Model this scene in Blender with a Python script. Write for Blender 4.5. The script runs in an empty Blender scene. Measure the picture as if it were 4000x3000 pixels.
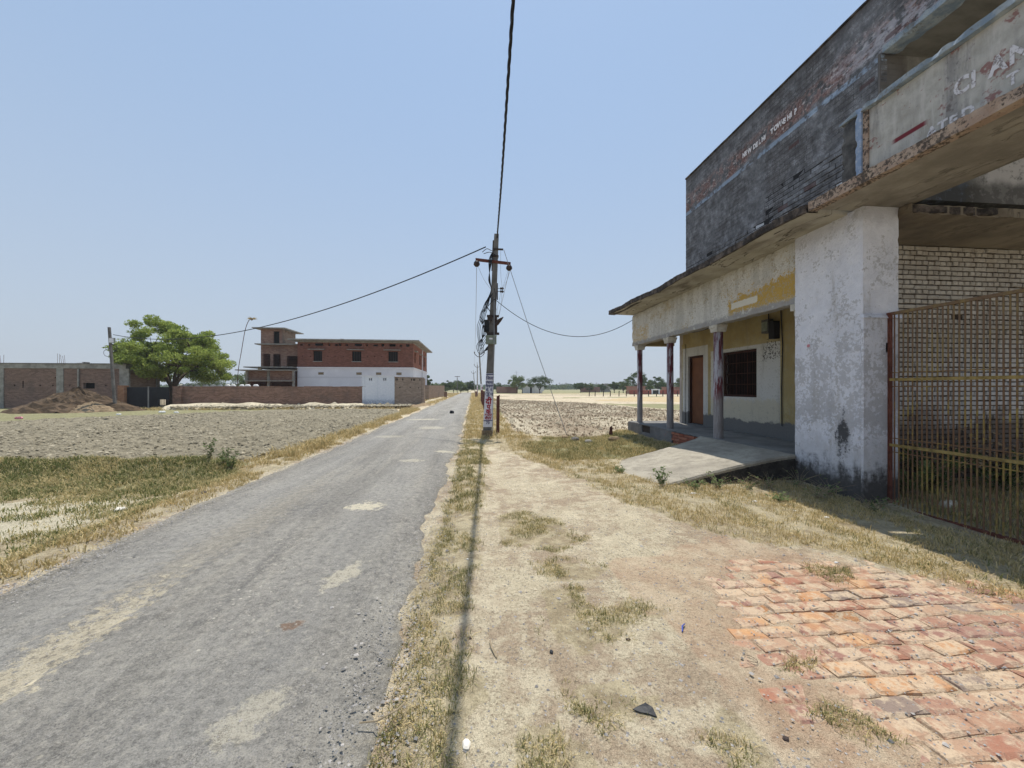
import bpy, math, random
import numpy as np
from mathutils import Vector, Matrix
random.seed(7); rng=np.random.default_rng(7)
sc=bpy.context.scene; COL=sc.collection
R=math.radians
# ------------------------------------------------------------ camera, world, sun, exposure
YAW=math.atan(152/1503)
cam=bpy.data.cameras.new('camera'); co=bpy.data.objects.new('camera',cam); COL.objects.link(co)
co.location=(0,0,1.6); co.rotation_euler=(R(90),0,-YAW)
cam.sensor_width=36; cam.lens=36*1503/4000; cam.shift_y=15/4000; cam.clip_end=6000; cam.clip_start=.05
sc.camera=co
SUN=Vector((.085,.30,1)).normalized()
w=bpy.data.worlds.new('World'); sc.world=w; w.use_nodes=True
nt=w.node_tree; bg=nt.nodes['Background']
sky=nt.nodes.new('ShaderNodeTexSky'); sky.sky_type='NISHITA'; sky.sun_disc=False
sky.sun_elevation=math.asin(SUN.z); sky.sun_rotation=math.atan2(SUN.x,SUN.y)
sky.air_density=1.0; sky.dust_density=.4; sky.ozone_density=1.0; sky.altitude=0
# dusty hot-season air: the clear sky plus an even pale veil, thickening towards the horizon all round
SK=.11
def wn(t): return nt.nodes.new(t)
veil=wn('ShaderNodeMix'); veil.data_type='RGBA'; veil.blend_type='ADD'; veil.inputs[0].default_value=1
scl=wn('ShaderNodeVectorMath'); scl.operation='SCALE'; scl.inputs['Scale'].default_value=.6; nt.links.new(sky.outputs[0],scl.inputs[0])
nt.links.new(scl.outputs[0],veil.inputs[6]); veil.inputs[7].default_value=(.255/SK,.352/SK,.485/SK,1)
tc=wn('ShaderNodeTexCoord'); sx=wn('ShaderNodeSeparateXYZ'); nt.links.new(tc.outputs['Generated'],sx.inputs[0])
mr=wn('ShaderNodeMapRange'); mr.inputs['From Min'].default_value=.72; mr.inputs['From Max'].default_value=0.; nt.links.new(sx.outputs[2],mr.inputs['Value'])
pw_=wn('ShaderNodeMath'); pw_.operation='POWER'; pw_.inputs[1].default_value=1.4; nt.links.new(mr.outputs[0],pw_.inputs[0])
p2_=wn('ShaderNodeMath'); p2_.operation='MULTIPLY'; p2_.inputs[1].default_value=.97; nt.links.new(pw_.outputs[0],p2_.inputs[0])
hz_=wn('ShaderNodeMix'); hz_.data_type='RGBA'; nt.links.new(p2_.outputs[0],hz_.inputs[0]); nt.links.new(veil.outputs[2],hz_.inputs[6]); hz_.inputs[7].default_value=(.50/SK,.56/SK,.64/SK,1)
nt.links.new(hz_.outputs[2],bg.inputs['Color'])
bg.inputs['Strength'].default_value=.11
sl=bpy.data.lights.new('sun','SUN'); sl.energy=4.9; sl.angle=R(.55); sl.color=(1,.94,.84)
so=bpy.data.objects.new('sun',sl); COL.objects.link(so); so.rotation_euler=SUN.to_track_quat('Z','Y').to_euler(); so.location=(0,0,30)
vs=sc.view_settings; vs.view_transform='Standard'; vs.look='None'; vs.exposure=0.0; vs.gamma=1; vs.use_curve_mapping=False
sc.cycles.max_bounces=5; sc.cycles.diffuse_bounces=3; sc.cycles.volume_bounces=0

# ------------------------------------------------------------ node helper
class S:
    def __init__(s,g,o): s.g=g; s.o=o
    def _m(s,op,b,rev=False):
        return s.g.math(op,b,s) if rev else s.g.math(op,s,b)
    def __add__(s,b): return s._m('ADD',b)
    __radd__=__add__
    def __mul__(s,b): return s._m('MULTIPLY',b)
    __rmul__=__mul__
    def __sub__(s,b): return s._m('SUBTRACT',b)
    def __rsub__(s,b): return s._m('SUBTRACT',b,True)
    def __truediv__(s,b): return s._m('DIVIDE',b)
class G:
    def __init__(s,name):
        s.mat=bpy.data.materials.new(name); s.mat.use_nodes=True; s.nt=s.mat.node_tree
        s.b=s.nt.nodes['Principled BSDF']; s.b.inputs['Roughness'].default_value=.95
        try: s.b.inputs['Specular IOR Level'].default_value=.2
        except Exception: pass
        s.h=None
        geo=s.nt.nodes.new('ShaderNodeNewGeometry'); s.P=S(s,geo.outputs['Position'])
        sp=s.nt.nodes.new('ShaderNodeSeparateXYZ'); s.nt.links.new(geo.outputs['Position'],sp.inputs[0])
        s.x,s.y,s.z=[S(s,sp.outputs[i]) for i in range(3)]
    def put(s,inp,v):
        if isinstance(v,S): s.nt.links.new(v.o,inp)
        elif isinstance(v,(tuple,list)):
            inp.default_value=(tuple(v)+(1,))[:len(inp.default_value)]
        else: inp.default_value=v
    def math(s,op,a,b=None,clamp=False):
        n=s.nt.nodes.new('ShaderNodeMath'); n.operation=op; n.use_clamp=clamp
        s.put(n.inputs[0],a)
        if b is not None: s.put(n.inputs[1],b)
        return S(s,n.outputs[0])
    def vec(s,x,y,z):
        n=s.nt.nodes.new('ShaderNodeCombineXYZ')
        for i,v in enumerate((x,y,z)): s.put(n.inputs[i],v)
        return S(s,n.outputs[0])
    def scl(s,v,k):
        n=s.nt.nodes.new('ShaderNodeVectorMath'); n.operation='MULTIPLY'; s.put(n.inputs[0],v); n.inputs[1].default_value=k
        return S(s,n.outputs[0])
    def noise(s,scale,detail=4,rough=.6,vec=None,dist=0.):
        n=s.nt.nodes.new('ShaderNodeTexNoise'); n.inputs['Scale'].default_value=scale
        n.inputs['Detail'].default_value=detail; n.inputs['Roughness'].default_value=rough; n.inputs['Distortion'].default_value=dist
        s.nt.links.new((vec or s.P).o,n.inputs['Vector']); return S(s,n.outputs['Fac'])
    def vor(s,scale,feature='F1',vec=None,out='Distance',rnd=1):
        n=s.nt.nodes.new('ShaderNodeTexVoronoi'); n.feature=feature; n.inputs['Scale'].default_value=scale
        n.inputs['Randomness'].default_value=rnd
        s.nt.links.new((vec or s.P).o,n.inputs['Vector']); return S(s,n.outputs[out])
    def brick(s,u,v,bw=.24,bh=.0865,mortar=.007):
        n=s.nt.nodes.new('ShaderNodeTexBrick'); n.inputs['Scale'].default_value=1; n.inputs['Mortar Size'].default_value=mortar
        n.inputs['Brick Width'].default_value=bw; n.inputs['Row Height'].default_value=bh; n.inputs['Mortar Smooth'].default_value=.2
        n.inputs['Color1'].default_value=(0,0,0,1); n.inputs['Color2'].default_value=(1,1,1,1)
        s.put(n.inputs['Vector'],s.vec(u,v,0.)); 
        return S(s,n.outputs['Color']),S(s,n.outputs['Fac'])
    def ss(s,v,a,b):
        n=s.nt.nodes.new('ShaderNodeMapRange'); n.interpolation_type='SMOOTHSTEP'
        s.put(n.inputs['Value'],v)
        if a>b: n.inputs['From Min'].default_value=b; n.inputs['From Max'].default_value=a; n.inputs['To Min'].default_value=1; n.inputs['To Max'].default_value=0
        else: n.inputs['From Min'].default_value=a; n.inputs['From Max'].default_value=b
        return S(s,n.outputs['Result'])
    def mix(s,f,a,b):
        n=s.nt.nodes.new('ShaderNodeMix'); n.data_type='RGBA'
        s.put(n.inputs['Factor'],f); s.put(n.inputs['A'] if False else n.inputs[6],a); s.put(n.inputs[7],b)
        return S(s,n.outputs[2])
    def mul(s,c,f):
        n=s.nt.nodes.new('ShaderNodeVectorMath'); n.operation='SCALE'; s.put(n.inputs[0],c); s.put(n.inputs['Scale'],f); return S(s,n.outputs[0])
    def attr(s,name):
        n=s.nt.nodes.new('ShaderNodeAttribute'); n.attribute_name=name; return n
    def rnd(s):
        n=s.nt.nodes.new('ShaderNodeObjectInfo'); return S(s,n.outputs['Random'])
    def box(s,a,a0,a1,b,b0,b1,n=None,amp=.1,soft=.02):
        if n is not None:
            j=(n-.5)*amp*2; a=a+j; b=b+j
        m=s.ss(a,a0-soft,a0+soft)*s.ss(a,a1+soft,a1-soft)*s.ss(b,b0-soft,b0+soft)*s.ss(b,b1+soft,b1-soft)
        return m
    def ell(s,cx,cy,rx,ry,ang,n,amp=.5):
        c,t=math.cos(ang),math.sin(ang); dx=s.x-cx; dy=s.y-cy
        u=(dx*c+dy*t)/rx; v=(dy*c-dx*t)/ry
        d=s.math('SQRT',u*u+v*v); nn=s.noise(13,8,.8)
        return s.ss((1.-d)*.42+(nn-.5)*(1.1+amp)+(n-.5)*.8,-.02,.10)*s.ss(d,1.9,1.5)
    def bump(s,h,dist=.01,strength=1.):
        n=s.nt.nodes.new('ShaderNodeBump'); n.inputs['Distance'].default_value=dist; n.inputs['Strength'].default_value=strength
        s.put(n.inputs['Height'],h)
        if s.h is not None: s.nt.links.new(s.h.o,n.inputs['Normal'])
        s.h=S(s,n.outputs[0])
    def out(s,c,rough=.95,metal=0.):
        s.put(s.b.inputs['Base Color'],c); s.put(s.b.inputs['Roughness'],rough); s.b.inputs['Metallic'].default_value=metal
        if s.h is not None: s.nt.links.new(s.h.o,s.b.inputs['Normal'])
        return s.mat
def plain(name,c,rough=.9,var=.25,scale=8,metal=0.,bump=.003):
    g=G(name); n=g.noise(scale,5,.65)
    col=g.mix(g.ss(n,.3,.7),tuple(x*(1-var) for x in c),tuple(x*(1+var*.7) for x in c))
    g.bump(g.noise(scale*6,3),bump)
    return g.out(col,rough,metal)

M={}
def grad3(g,n,a,b): return g.mix(n,a,b)
# ground -------------------------------------------------------
g=G('dry_earth'); za=g.attr('za'); zb=g.attr('zb')
sa=g.nt.nodes.new('ShaderNodeSeparateColor'); g.nt.links.new(za.outputs['Color'],sa.inputs[0])
sb=g.nt.nodes.new('ShaderNodeSeparateColor'); g.nt.links.new(zb.outputs['Color'],sb.inputs[0])
ga,br,pale=[S(g,sa.outputs[i]) for i in range(3)]; ora,grn,dark=[S(g,sb.outputs[i]) for i in range(3)]
n1=g.noise(.9,6,.6); n2=g.noise(7,6,.65); n3=g.noise(45,4,.7); n4=g.noise(2.7,5,.6)
c=g.mix(g.ss(n1+(n2-.5)*.3,.42,.58),(.43,.335,.235),(.61,.53,.375))
c=g.mix(g.ss(n2*.5+n4*.5,.46,.58)*.7,c,(.69,.61,.445))
c=g.mix(g.ss(n4,.62,.5)*g.ss(n3,.45,.65)*.5,c,(.25,.20,.135))
c=g.mix(g.ss(n3,.55,.65)*.5,c,(.24,.185,.13)); nf=g.noise(140,3,.7); c=g.mix(g.ss(nf,.57,.66)*.45,c,(.20,.155,.11)); c=g.mix(g.ss(nf,.46,.36)*.4,c,(.70,.61,.45)); nm=g.noise(18,5,.75); c=g.mix(g.ss(nm,.56,.64)*.35,c,(.30,.23,.155))
def jm(m,a=.5): return g.ss(m+(n2-.5)*a+(n4-.5)*a,.38,.62)
c=g.mix(jm(pale),c,g.mix(g.ss(n2,.3,.7),(.50,.445,.32),(.66,.60,.45)))
c=g.mix(jm(ga,.9)*.55,c,g.mix(g.ss(n2,.35,.65),(.27,.225,.13),(.50,.42,.255)))
c=g.mix(jm(grn,.7)*.8,c,g.mix(g.ss(n2,.3,.7),(.13,.14,.055),(.27,.26,.125)))
c=g.mix(jm(ora,.6)*.85,c,g.mix(g.ss(n4,.3,.7),(.46,.33,.17),(.52,.42,.26)))
c=g.mix(jm(dark,.6)*.8,c,g.mix(g.ss(n2,.3,.7),(.15,.12,.08),(.24,.19,.12)))
bd=g.ss(br+(n2-.5)*.5,.35,.75)
c=g.mix(bd*.6,c,g.mix(g.ss(n4,.42,.62),(.46,.29,.19),(.56,.42,.29)))
orm=g.ell(2.3,2.56,.32,.16,-.3,n2,.6)
c=g.mix(orm*.8,c,(.50,.22,.085))
pv=g.ss(g.vor(60),.22,.1)*g.ss(g.noise(5,3),.5,.62)
c=g.mix(pv*.8,c,(.11,.11,.12))
g.bump(n2,.07); g.bump(g.noise(22,5,.75),.035); g.bump(n3,.014); g.bump(nf,.004)
M['ground']=g.out(c)
# road -------------------------------------------------------
g=G('worn_asphalt'); n1=g.noise(1.2,5,.6); n2=g.noise(9,5,.7); n3=g.noise(70,3,.7); nl=g.noise(1.,6,.6,g.scl(g.P,(2.2,.25,1)))
c=g.mix(g.ss(nl,.35,.65),(.24,.228,.202),(.365,.345,.303))
c=g.mix(g.ss(n1,.42,.62)*.5,c,(.25,.235,.21)); tk=g.noise(1,7,.7,g.scl(g.P,(5,.5,1))); c=g.mix(g.ss(tk,.54,.62)*.45,c,(.40,.37,.31)); c=g.mix(g.ss(tk,.46,.38)*.35,c,(.14,.14,.14))
st=g.vor(130,out='Color')
sc_=g.nt.nodes.new('ShaderNodeSeparateColor'); g.nt.links.new(st.o,sc_.inputs[0]); sr=S(g,sc_.outputs[0])
big=g.ss(g.noise(3.5,4,.6),.42,.6)
c=g.mix(g.ss(sr,.80,.97)*.42,c,(.40,.385,.36)); c=g.mix(g.ss(sr,.22,.05)*(big*.35+.15),c,(.085,.085,.09))
c=g.mix(g.ss(n3,.55,.7)*.35,c,(.10,.10,.105))
wp=g.math('ABSOLUTE',g.math('ABSOLUTE',g.x+2.05)-.8)
c=g.mix(g.ss(wp+(n2-.5)*.6,.5,.1)*.35,c,(.36,.35,.325))
ed=g.math('ABSOLUTE',g.x+2.0)
c=g.mix(g.ss(ed+(n2-.5)*.7,1.35,1.8)*.65,c,(.36,.315,.23))
for (cx,cy,rx,ry,a,k) in ((-1.38,5.15,.24,.18,0,1.),(-1.06,3.28,.10,.27,-.3,.6),(-1.18,2.62,.07,.05,0,0),(-.7,9.5,.2,.15,0,.8),(-1.3,8.3,.25,.14,0,.55),(-1.05,1.9,.12,.2,-.4,.45),(-2.6,12.5,.5,.3,0,.4),(-1.6,15,.5,.5,0,.5),(-2.4,19,.8,.4,0,.7)):
    e=g.ell(cx,cy,rx,ry,a,n2,.3)
    c=g.mix(e*k if k else e*.8,c,(.64,.58,.44) if k else (.22,.13,.08))
e=g.ell(-2.42,2.45,.17,.8,.02,n2*.6+n3*.4,1.2); c=g.mix(e*.8,c,g.mix(g.ss(n2,.3,.7),(.50,.43,.30),(.66,.58,.42)))
e=g.ell(-2.5,4.6,.22,2.2,.0,n2,1.6); c=g.mix(e*.3,c,(.42,.37,.28))
flk=g.ss(g.noise(22,5,.75),.58,.61)*g.ss(g.noise(.9,4,.6),.52,.6); c=g.mix(flk*.75,c,(.52,.48,.41))
fl=g.ss(g.vor(14,vec=g.P+g.scl(g.P,(0,0,0)) if False else None),.17,.12)*g.ell(-1.66,3.1,.2,.6,.15,n2,.8)
c=g.mix(fl,c,(.60,.56,.48)); 
c=g.mix(g.ss(g.vor(5),.09,.06)*.6,c,(.48,.44,.36))
crk=g.ss(g.vor(1.6,'DISTANCE_TO_EDGE',g.P),.012,.003)*g.ss(n1,.52,.6)
c=g.mix(crk*.0,c,(.07,.065,.06))
nf=g.noise(110,4,.75); c=g.mix(g.ss(nf,.53,.63)*.5,c,(.10,.10,.098)); c=g.mix(g.ss(nf,.46,.37)*.4,c,(.42,.40,.36)); nm=g.noise(16,6,.8); c=g.mix(g.ss(nm,.52,.60)*.5,c,(.13,.126,.115)); c=g.mix(g.ss(nm,.46,.39)*.45,c,(.46,.43,.37))
cr2=g.ss(g.math('ABSOLUTE',g.noise(1.3,8,.72)-.5),.0045,.001)*g.ss(n1,.47,.53); c=g.mix(cr2*.6,c,(.06,.055,.05))
g.bump(n1,.04); g.bump(n2,.03); g.bump(nm,.02); g.bump(sr,.006); g.bump(nf,.006)
M['road']=g.out(c,.9)
# fields -------------------------------------------------------
g=G('ploughed_soil'); n1=g.noise(.6,5,.6); n2=g.noise(9,6,.7); n3=g.noise(30,4,.7)
c=g.mix(g.ss(n2,.3,.7),(.185,.16,.112),(.32,.285,.205)); c=g.mix(g.ss(n1,.4,.6)*.4,c,(.35,.305,.215)); c=g.mix(g.ss(n3,.54,.66)*.5,c,(.13,.11,.078))
g.bump(n2,.08); g.bump(n3,.015); M['field']=g.out(c)
g=G('dry_cracked_soil'); n1=g.noise(.35,5,.6,g.scl(g.P,(1,.6,1))); n2=g.noise(6,6,.7); 
c=g.mix(g.ss(n2,.35,.65),(.44,.38,.27),(.57,.50,.375)); c=g.mix(g.ss(n1+(n2-.5)*.5,.42,.58)*.8,c,(.25,.19,.13))
cr=g.ss(g.vor(5,'DISTANCE_TO_EDGE'),.05,.01); c=g.mix(cr*.7,c,(.19,.14,.09))
g.bump(n2,.04); g.bump(cr*-1.,.03); M['stubble_soil']=g.out(c)
# vegetation
def leafmat(name,a,b,dry=None,trans=.25,sc_=1.2):
    g=G(name); at=g.attr('r'); r=S(g,at.outputs['Fac']); n=g.noise(sc_,3)
    c=g.mix(r,a,b)
    if dry: c=g.mix(g.ss(n+(r-.5)*.5,.42,.6),c,dry)
    try: g.b.inputs['Transmission Weight'].default_value=0
    except Exception: pass
    m=g.out(c,.75)
    tr=g.nt.nodes.new('ShaderNodeBsdfTranslucent'); mx=g.nt.nodes.new('ShaderNodeMixShader'); mx.inputs[0].default_value=trans
    g.put(tr.inputs['Color'],c); o=[x for x in g.nt.nodes if x.type=='OUTPUT_MATERIAL'][0]
    g.nt.links.new(g.b.outputs[0],mx.inputs[1]); g.nt.links.new(tr.outputs[0],mx.inputs[2]); g.nt.links.new(mx.outputs[0],o.inputs['Surface'])
    return m
M['dry_grass']=leafmat('dry_grass',(.32,.26,.11),(.74,.58,.31),None,.3)
M['mixed_grass']=leafmat('mixed_grass',(.16,.175,.065),(.33,.30,.125),(.62,.50,.26),.3,2.6)
M['green_grass']=leafmat('green_grass',(.13,.155,.05),(.32,.32,.13),(.58,.48,.25),.3,.9)
M['leaf']=leafmat('neem_leaves',(.12,.18,.035),(.42,.49,.12),None,.4)
M['leaf_dark']=leafmat('dark_leaves',(.035,.065,.018),(.085,.13,.035),None,.25)
M['leaf_pale']=leafmat('pale_leaves',(.08,.12,.04),(.17,.22,.075),None,.3)
M['leaf_weed']=leafmat('weed_leaves',(.08,.12,.04),(.2,.25,.1),None,.3)
M['stalk']=leafmat('brown_stalks',(.17,.12,.08),(.40,.31,.20),None,.1)
M['bark']=plain('bark',(.10,.075,.055),.95,.4,6,bump=.02)
M['twig']=plain('dry_twig',(.30,.24,.16),.9,.3,20)
# masonry far
def farbrick(name,axis,a,b,mort,bw=.24,stain=(.12,.10,.09)):
    g=G(name); u=g.x if axis=='x' else g.y
    rc,mf=g.brick(u,g.z,bw); n1=g.noise(.7,5,.65); n2=g.noise(14,3)
    c=g.mix(rc,a,b); c=g.mix(mf,c,mort); c=g.mix(g.ss(n2,.5,.75)*.5,c,tuple(x*1.6 for x in b))
    c=g.mix(g.ss(n1,.5,.7)*.5,c,stain)
    row=g.noise(1,3,.6,g.vec(u*.6,g.z*14,0.)); c=g.mix(g.ss(row,.5,.7)*.35,c,tuple(x*.45 for x in a))
    g.bump(mf*-1.,.02); return g.out(c)
M['brick_far']=farbrick('compound_brick','x',(.20,.115,.08),(.33,.20,.15),(.27,.22,.18))
M['brick_shed']=farbrick('shed_brick','x',(.19,.12,.09),(.29,.19,.15),(.25,.2,.17))
M['brick_side']=farbrick('side_wall_brick','y',(.26,.17,.12),(.36,.26,.19),(.33,.27,.21))
M['brick_house']=farbrick('house_brick','x',(.17,.065,.045),(.27,.115,.08),(.2,.12,.09),stain=(.2,.09,.06))
M['brick_house_y']=farbrick('house_brick_side','y',(.25,.085,.05),(.36,.145,.09),(.24,.15,.11),stain=(.2,.09,.06))
M['brick_tower']=farbrick('tower_brick','x',(.24,.12,.085),(.38,.24,.18),(.32,.25,.2))
M['brick_orange']=farbrick('orange_brick','x',(.36,.16,.08),(.45,.25,.14),(.35,.25,.17))
M['red_paint']=plain('red_wall_paint',(.30,.09,.07),.9,.25,2)
M['concrete']=plain('grey_concrete',(.30,.285,.255),.95,.3,2.5,bump=.006)
M['concrete_dark']=plain('dark_concrete',(.16,.15,.14),.95,.35,2.5)
M['whitewash']=plain('whitewash',(.72,.72,.75),.9,.09,1.3)
M['black']=plain('black_void',(.004,.004,.004),.95,.2,3)
M['black_metal']=plain('black_sheet_metal',(.02,.021,.023),.6,.3,3)
M['cable']=plain('black_cable',(.018,.018,.02),.55,.2,30,bump=0)
M['wire']=plain('grey_wire',(.30,.31,.33),.5,.2,30,metal=.3,bump=0)
M['iron']=plain('dark_iron',(.055,.04,.035),.7,.4,18)
M['rust']=plain('rusty_iron',(.13,.045,.03),.85,.4,14)
M['porcelain']=plain('brown_porcelain',(.045,.028,.022),.35,.2,10,bump=0)
M['boxgrey']=plain('grey_green_enamel',(.22,.25,.20),.6,.25,8)
M['postred']=plain('red_brown_stone',(.12,.05,.04),.9,.35,5)
M['white_stone']=plain('white_stone',(.70,.66,.58),.8,.1,15)
M['plastic_white']=plain('white_plastic',(.75,.75,.74),.5,.1,10)
M['plastic_pink']=plain('pink_cloth',(.62,.24,.30),.8,.45,9)
M['plastic_black']=plain('black_plastic',(.03,.032,.036),.5,.3,10)
M['plastic_blue']=plain('blue_plastic',(.06,.09,.35),.5,.2,10)
M['gravel']=leafmat('gravel_stones',(.19,.185,.18),(.46,.43,.40),None,0)
M['clod']=leafmat('soil_clods',(.14,.12,.08),(.42,.37,.27),None,0)
M['dung']=plain('dark_soil',(.105,.072,.045),.98,.45,2.2,bump=.03)
M['tansoil']=plain('tan_soil',(.27,.20,.125),.98,.3,3,bump=.03)
M['banksoil']=plain('pale_bank_soil',(.50,.44,.32),.98,.25,1.5,bump=.05)
M['ink_blue']=plain('blue_ink',(.03,.035,.13),.8,.2,30,bump=0)
M['ink_red']=plain('red_ink',(.35,.015,.035),.8,.2,30,bump=0)
M['poster']=plain('white_poster',(.72,.71,.76),.85,.06,10)
# main building materials
def lime(name,base,dirt,patch=None):
    g=G(name); n1=g.noise(1.4,6,.65); n2=g.noise(6,6,.7); n3=g.noise(24,5,.7); v=g.noise(1,6,.65,g.scl(g.P,(3,3,.5)))
    return g,n1,n2,n3,v
# pillar
g,n1,n2,n3,v=lime('pillar_limewash',0,0)
c=g.mix(g.ss(n2,.3,.7),(.62,.635,.70),(.73,.745,.81))
mid=g.ss(g.z,.8,1.25)*g.ss(g.z,2.5,1.7)
c=g.mix(g.ss(n2*.6+n3*.4+mid*.13+(n1-.5)*.6,.54,.63)*.7,c,g.mix(n3,(.27,.27,.285),(.44,.44,.46)))
c=g.mix(g.ss(v+(n3-.5)*.3,.56,.72)*.45,c,(.30,.28,.25))
st=g.noise(1,6,.7,g.scl(g.P,(7,7,1.6))); fz=n2*.4+st*.35+n1*.25
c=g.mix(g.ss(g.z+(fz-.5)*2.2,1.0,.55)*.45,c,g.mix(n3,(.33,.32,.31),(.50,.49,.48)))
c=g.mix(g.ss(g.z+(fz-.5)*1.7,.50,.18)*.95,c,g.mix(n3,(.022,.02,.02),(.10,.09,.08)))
dy=(g.y-5.40)/.15; dz=(g.z-.86)/.34; dd=g.math('SQRT',dy*dy+dz*dz)+(fz-.5)*4.2+(n3-.5)*1.2
c=g.mix(g.ss(dd,1.1,.5)*g.ss(g.x,5.85,5.8)*.92,c,(.03,.03,.03))
dz2=(g.z-4.3)/.35; c=g.mix(g.ss(dz2*-1.+(n2-.5)*1.2,1.1,.3)*.45,c,(.33,.33,.36))  # limewash darkened near the top: shade under the canopy put into the colour
dy=(g.y-6.05)/.03; dz=(g.z-2.32)/.025; dd=g.math('SQRT',dy*dy+dz*dz)+(n3-.5)*1.; c=g.mix(g.ss(dd,1.3,.9)*.7,c,(.55,.12,.14))
g.bump(n2,.02); g.bump(n3,.006); g.bump(g.ss(g.vor(9,'DISTANCE_TO_EDGE'),.03,.0)*-1.*g.ss(n1,.5,.6),.004)
M['pillar']=g.out(c)
# porch beam
g,n1,n2,n3,v=lime('porch_beam_paint',0,0)
rc,mf=g.brick(g.y,g.z)
c=g.mix(g.ss(n2,.3,.7),(.53,.53,.51),(.66,.66,.645)); c=g.mix(g.ss(v,.46,.60)*.45,c,(.33,.325,.31)); c=g.mix(g.ss(n1*.5+n2*.5,.52,.60)*.35,c,(.25,.24,.225))
c=g.mix(g.ss(n3*.5+n2*.5,.52,.58)*.6,c,(.30,.285,.25))
c=g.mix(g.ss(n1*.5+n3*.5,.545,.59)*.5,c,(.42,.31,.12))
c=g.mix(g.ss(g.z+(n2-.5)*.5,4.05,4.25)*.45,c,(.33,.29,.20))
yb=g.box(g.y,6.0,8.25,g.z,3.24,3.80,n3*.5+n2*.5,.32,.03)
ye=g.mix(g.ss(n2*.5+n3*.5,.50,.56)*.6,(.46,.31,.085),(.36,.345,.31)); wh=g.ss(g.z+(g.y-6.3)*.08+(n2-.5)*.8,3.62,3.8)
c=g.mix(yb*(1.-g.ss(n3+wh*.4,.66,.74)*.9),c,ye)
wb=g.box(g.y,7.35,8.15,g.z,3.36,3.50,n3,.04,.01); c=g.mix(wb,c,(.62,.6,.53))
ye2=g.box(g.y,12.3,13.8,g.z,3.15,3.75,n2,.5,.05); c=g.mix(ye2*g.ss(n3,.42,.55)*.7,c,(.48,.32,.09))
c=g.mix(g.ss(g.z+(n2-.5)*.25,3.28,3.22)*g.ss(n2,.34,.44)*.85,c,(.28,.28,.29))
c=g.mix(g.ss(g.z+(n3-.5)*.1,3.13,3.12),c,(.28,.26,.22))
g.bump(mf*-1.,.006,.7); g.bump(n2,.015); g.bump(n3,.006)
M['beam']=g.out(c)
# porch back wall
g,n1,n2,n3,v=lime('porch_wall_paint',0,0)
c=g.mix(g.ss(n1,.35,.65),(.33,.26,.12),(.42,.35,.19))
wm=g.box(g.y,8.50,11.2,g.z,.4,2.72,n3,.03,.012); wm2=g.box(g.y,11.35,12.75,g.z,.4,2.95,n3,.03,.01)
c=g.mix(g.math('MAXIMUM',wm,wm2),c,g.mix(n2,(.50,.50,.48),(.60,.60,.575)))
lowy=g.box(g.y,8.3,11.2,g.z,.6,1.28,n3*.4+n2*.6,.45,.05); c=g.mix(lowy*.45,c,(.47,.40,.22))
c=g.mix(g.ss(n3*.5+n2*.5,.53,.60)*.4,c,(.27,.26,.22)); c=g.mix(g.ss(v,.5,.72)*.4,c,(.22,.20,.15))
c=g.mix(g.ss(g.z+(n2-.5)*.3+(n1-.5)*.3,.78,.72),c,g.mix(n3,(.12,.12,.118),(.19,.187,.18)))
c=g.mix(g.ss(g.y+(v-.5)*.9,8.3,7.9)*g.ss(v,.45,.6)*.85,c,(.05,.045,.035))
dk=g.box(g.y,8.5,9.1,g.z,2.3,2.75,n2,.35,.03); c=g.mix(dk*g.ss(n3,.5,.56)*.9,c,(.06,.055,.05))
g.bump(n2,.01); g.bump(n3,.005); M['porchwall']=g.out(c)
M['ceil']=plain('yellowed_ceiling',(.30,.24,.12),.95,.25,1.5)
# soffits
def soffit(name,a,b,dark=.5):
    g,n1,n2,n3,v=lime(name,0,0); st=g.noise(1,6,.65,g.scl(g.P,(5,1.1,5)))
    c=g.mix(g.ss(n1,.35,.65),a,b); c=g.mix(g.ss(g.noise(.8,5,.6,g.scl(g.P,(1.6,.7,1)))+(st-.5)*.3,.50,.72)*dark,c,(.09,.07,.05))
    cr=g.ss(g.math('ABSOLUTE',g.noise(.45,5,.6,g.scl(g.P,(3.2,.9,1)))-.5),.010,.002)*g.ss(n1,.46,.54); c=g.mix(cr*.75*(1. if dark>.55 else .35),c,(.04,.03,.025))
    g.bump(n2,.02); g.bump(st,.02); g.bump(cr*-1.,.02); return g.out(c)
M['soffit']=soffit('canopy_soffit',(.22,.20,.17),(.34,.315,.27))
M['soffit2']=soffit('chajja_soffit',(.30,.28,.225),(.43,.405,.34),.75)
M['soffit3']=soffit('inner_slab_soffit',(.17,.14,.105),(.27,.23,.17),.5)
g,n1,n2,n3,v=lime('balcony_ceiling',0,0); st=g.noise(1,5,.6,g.scl(g.P,(1,3,1))); c=g.mix(g.ss(st,.35,.65),(.14,.135,.12),(.24,.23,.205)); g.bump(n2,.01); M['balc_ceil']=g.out(c)
g,n1,n2,n3,v=lime('slab_edge_pink',0,0); c=g.mix(g.ss(n2,.35,.65),(.36,.26,.20),(.48,.38,.30)); c=g.mix(g.ss(n1*.4+n3*.6,.47,.55)*.85,c,(.035,.03,.028)); g.bump(n3,.02); M['edge_pink']=g.out(c)
g,n1,n2,n3,v=lime('slab_edge_black',0,0); c=g.mix(g.ss(n2,.4,.7),(.035,.03,.028),(.16,.13,.11)); g.bump(n3,.03); M['edge_black']=g.out(c)
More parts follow.
